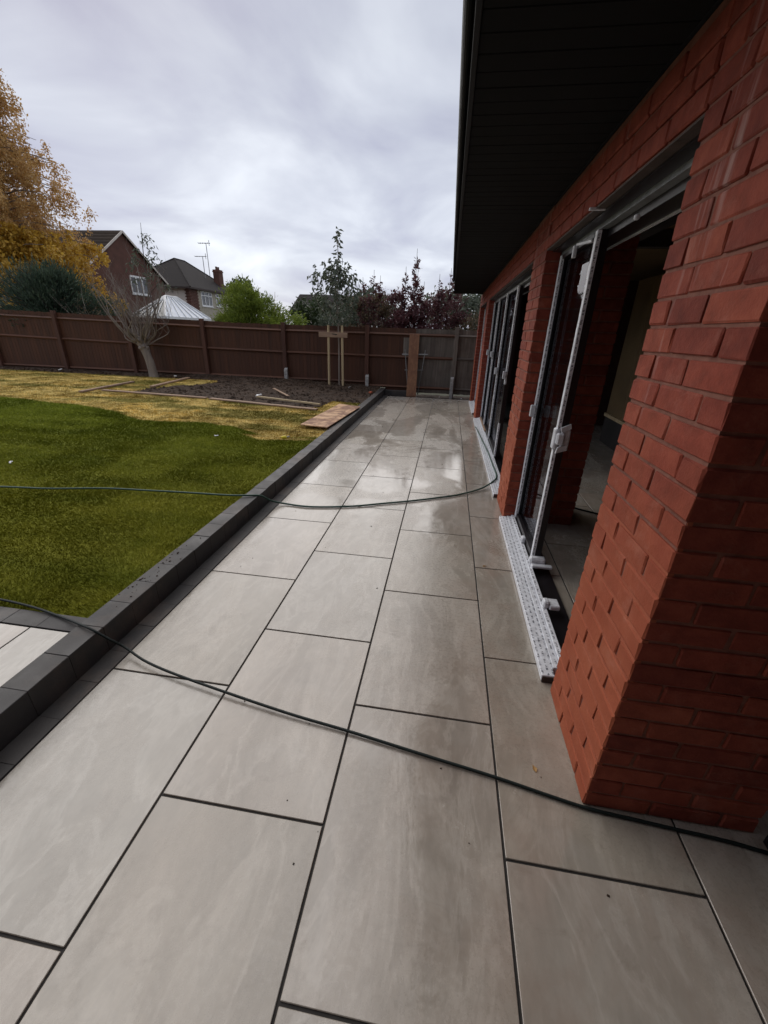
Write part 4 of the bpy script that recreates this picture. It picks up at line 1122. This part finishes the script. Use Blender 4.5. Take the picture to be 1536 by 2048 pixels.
def slope(y0, z0, y1, z1, x0, x1, t, name, mat, par):
    s_ = MB(); n = 12
    for i in range(n):
        f0, f1 = i/n, (i+1)/n; ya, yb = y0+(y1-y0)*f0, y0+(y1-y0)*f1; za, zb = z0+(z1-z0)*f0, z0+(z1-z0)*f1
        s_.add([(x0,ya,za+.05),(x1,ya,za+.05),(x1,yb,zb+.02),(x0,yb,zb+.02),(x0,ya,za-t),(x1,ya,za-t),(x1,yb,zb-t),(x0,yb,zb-t)],
            [(0,1,2,3),(4,7,6,5),(0,4,5,1),(1,5,6,2),(2,6,7,3),(3,7,4,0)])
    return s_.build(name, mat, par)
slope(-gy-.35, ez-.25, 0, rz, gx-.2, .18, .06, 'roof', M_tileb, h1); slope(gy+.35, ez-.25, 0, rz, gx-.2, .18, .06, 'roof', M_tile, h1)
s_ = MB()
for sg in (-1, 1):
    d = Vector((0, sg*(gy+.35), ez-.25-rz)); L = d.length; c = Vector((.20, 0, rz-.04))+d/2
    s_.obox(c, (.02,0,0), d/2, Vector((0, -d.z, d.y)).normalized()*.07*(1 if sg > 0 else -1))
s_.build('barge_board', M_render, h1)
window(h1, 'x', .0, .05, 2.05, 3.62, 4.85, [.33, .66], .0001)

h2 = empty('hipped_house', (-25, 43, 0), label='cream rendered house with a dark hipped roof, chimney and white windows', cat='house')
s_ = MB(); s_.box(-7.5, 0, -.9, 8.6, -.5, 4.95); s_.build('wall', M_render, h2)
s_ = MB(); s_.box(.002, .03, .35, 8.6, -.5, 4.94); s_.build('pebbledash_wall', M_pebble, h2)
q_ = MB(); 
for i in range(40): q_.box(-.35-.12*(i % 2), .05, -.93, .45+.14*((i+1) % 2), i*.135-.45, i*.135-.33)
q_.build('brick_quoin', M_hbrick, h2)
s_ = MB(); ov = .45; x0, x1, y0, y1 = -7.5-ov, ov, -.9-ov, 8.6+ov; R1 = (-3.6, 3.1, 7.85); R2 = (-3.6, 4.9, 7.85); e0 = 4.9
A, B_, C__, D_ = (x0,y0,e0), (x1,y0,e0), (x1,y1,e0), (x0,y1,e0)
s_.add([A, B_, C__, D_, R1, R2], [(0,1,4),(1,2,5,4),(2,3,5),(3,0,4,5),(0,3,2,1)])
rf = s_.build('roof', M_tile, h2)
s_ = MB()
for p, q in ((B_, R1), (R1, R2), (A, R1), (C__, R2)): s_.tube([p, q], .07, 6)
s_.build('ridge_tiles', M_tile, rf)
s_ = MB(); s_.box(x0, x1, y0-.02, y0+.08, e0-.16, e0-.01); s_.box(x1-.08, x1+.02, y0+.09, y1, e0-.16, e0-.01); s_.build('eaves_gutter', M_barkd, h2)
window(h2, 'x', .03, 1.05, 3.15, 3.35, 4.72, [.33, .67]); window(h2, 'x', .03, 3.95, 5.1, 3.45, 4.70, [.5])
s_ = MB(); s_.box(.04, .12, 7.0, 7.1, 0, 5.0); s_.build('downpipe', M_upvc, h2)
s_ = MB(); s_.box(-1.15, -.45, 6.2, 7.1, 5.2, 7.25); s_.box(-1.2, -.4, 6.15, 7.15, 7.0, 7.12)
for k in (0, 1): s_.tube([(-.8, 6.4+.45*k, 7.25), (-.8, 6.4+.45*k, 7.55)], .11, 8)
s_.build('chimney', M_hbrick, h2)
def aerial(x, y, z0, z1, flip, label, arms=5):
    t = empty('tv_aerial', (x, y, z0), label=label, cat='aerial', group='roof aerials')
    s_ = MB(); s_.tube([(0,0,0),(0,0,z1-z0)], .035, 6); s_.build('mast', M_metal, t)
    s_ = MB(); s_.tube([(-.9*flip,0,z1-z0),(.45*flip,0,z1-z0)], .03, 5)
    for i in range(arms): s_.tube([(-.8*flip+.28*i*flip,-.28,z1-z0),(-.8*flip+.28*i*flip,.28,z1-z0)], .018, 4)
    s_.tube([(.35*flip,0,z1-z0-.25),(.35*flip,0,z1-z0+.28)], .03, 5); s_.build('antenna', M_metal, t)
aerial(-26.1, 48.4, 6.4, 9.6, 1, 'taller roof aerial left of the chimney'); aerial(-26.4, 47.9, 6.0, 8.3, 1, 'shorter roof aerial with a bracket arm beside the taller one', 2)
aerial(-9.3, 40.0, 3.0, 6.9, 1, 'distant roof aerial behind the right of the lime bamboo', 3)
# conservatory roof
CX, CY = -15.6, 24.0
t = empty('conservatory', (CX, CY, 0), label='white conservatory with a pyramid glazed roof showing above the fence', cat='conservatory')
CW, CL, CE, CT = 2.1, 4.9, 1.93, 3.08
s_ = MB(); s_.box(-CW+.2, -.2, .2, CL-.2, 0, CE-.04); s_.build('wall', M_render, t)
a1, a2 = (-CW/2, CL*.38, CT), (-CW/2, CL*.62, CT)
co = [(-CW,0,CE),(0,0,CE),(0,CL,CE),(-CW,CL,CE)]
s_ = MB(); s_.add([co[0], co[1], a1], [(0,1,2)]); s_.build('dark_pane', M_rglass, t)
s_ = MB(); s_.add([co[1], co[2], a2, a1], [(0,1,2,3)]); s_.add([co[2], co[3], a2], [(0,1,2)]); s_.add([co[3], co[0], a1, a2], [(0,1,2,3)]); s_.build('roof_glazing', M_poly, t)
def bar(p, q, r_=.035):
    s_ = MB(); s_.tube([(p[0],p[1],p[2]+.02), (q[0],q[1],q[2]+.02)], r_, 6); s_.build('glazing_bar', M_upvc, t)
for c, ap in ((co[0],a1),(co[1],a1),(co[2],a2),(co[3],a2),(a1,a2)): bar(c, ap, .05)
for i in range(1, 7):
    f = i/7; top = (a1[0], a1[1]+(a2[1]-a1[1])*f, CT); bar((0, CL*f, CE), top)
for i in range(1, 4): bar((-CW+CW*i/4, 0, CE), a1, .03)
s_ = MB(); s_.box(-CW-.06, .06, -.06, .02, CE-.12, CE+.01); s_.box(-.02, .06, .021, CL, CE-.12, CE+.01); s_.build('ring_beam', M_upvc, t)
# low roof far behind the bamboo
h3 = empty('distant_house', (-10.5, 41, 0), label='distant house with a low grey roof behind the bamboo', cat='house')
s_ = MB(); s_.box(-3.5, 3.5, 0, 6, 0, 3.0); s_.build('wall', M_render, h3)
slope(-.4, 2.9, 3, 4.6, -3.8, 3.8, .08, 'roof', M_tile, h3); slope(6.4, 2.9, 3, 4.6, -3.8, 3.8, .08, 'roof', M_tile, h3)

# unseen house added behind the viewer to shade the pier front and foreground slabs
mh = empty('added_shade_house', (1, -1.65, 0), label='unseen two storey brick house added behind the viewer to darken the near paving', cat='house')
s_ = MB(); s_.box(-6, -1.9, -8, 0, -.1, 5.2); s_.box(-1.899, .9, -8, -.002, 2.2, 5.2); s_.box(.901, 8, -8, 0, -.1, 5.2); s_.box(-1.9, .9, -8, -7.8, -.1, 2.2); s_.build('wall', M_hbrick, mh)
s_ = MB(); s_.add([(-6.4,.4,5.1),(8.4,.4,5.1),(8.4,-8.4,5.1),(-6.4,-8.4,5.1),(-3,-4,7.8),(5,-4,7.8)], [(0,1,5,4),(1,2,5),(2,3,4,5),(3,0,4),(0,3,2,1)]); s_.build('roof', M_tile, mh)
for k in range(3):
    s_ = MB(); xa = -1.9+k*.933; s_.box(xa, xa+.06, -.10, -.04, 0, 2.2); s_.box(xa+.87, xa+.93, -.10, -.04, 0, 2.2); s_.box(xa+.06, xa+.87, -.10, -.04, 2.12, 2.2); s_.box(xa+.06, xa+.87, -.10, -.04, 0, .08)
    o = s_.build('door_leaf', M_frame, mh); g_ = MB(); g_.box(xa+.06, xa+.87, -.08, -.06, .08, 2.12); g_.build('pane', M_wglass, o)
# specks of dirt and a few fallen leaves on the slabs
pts = [(-.19,1.79),(.07,2.66),(.11,1.22),(.43,1.16),(.99,1.06),(1.37,1.09),(1.06,2.9),(.55,2.2),(.2,4.4),(.9,1.5),(.45,.85),(1.5,.75),(.35,3.1),(-.4,2.4)]
pts += [(random.uniform(-.6,1.38), random.uniform(.4,9)) for _ in range(30)]
it = iter(pts)
def nxt():
    x, y = next(it); return x, y, .001
clods('dirt_specks', len(pts), nxt, .0026, M_soil, 'tiny dark specks of dirt scattered over the paving slabs', 'dirt')
for (x, y, a_, lb) in ((1.27, 2.62, .4, 'small rust coloured fallen leaf on the slab beside the near door sill'), (1.35, 1.12, 1.9, 'curled brown fallen leaf near the foot of the nearest brick pier')):
    lf = MB(); c, s1_ = math.cos(a_), math.sin(a_); L = .016
    q = [(-L,0,.002),(-.3*L,.55*L,.006),(L,0,.004),(-.3*L,-.55*L,.007),(0,0,.001)]
    lf.add([(u*c-v*s1_, u*s1_+v*c, w_) for u, v, w_ in q], [(0,4,1),(1,4,2),(2,4,3),(3,4,0)]); lf.build('fallen_leaf', L_rust, loc=(x, y, 0), label=lb, cat='leaf')

clods('soil_crumbs', 40, lambda: (random.uniform(-.835, -.72), random.gauss(1.95, .22), KZ+.002), .0032, M_soil, 'crumbs of dark soil spilled on top of the kerb near the raised paving', 'soil')
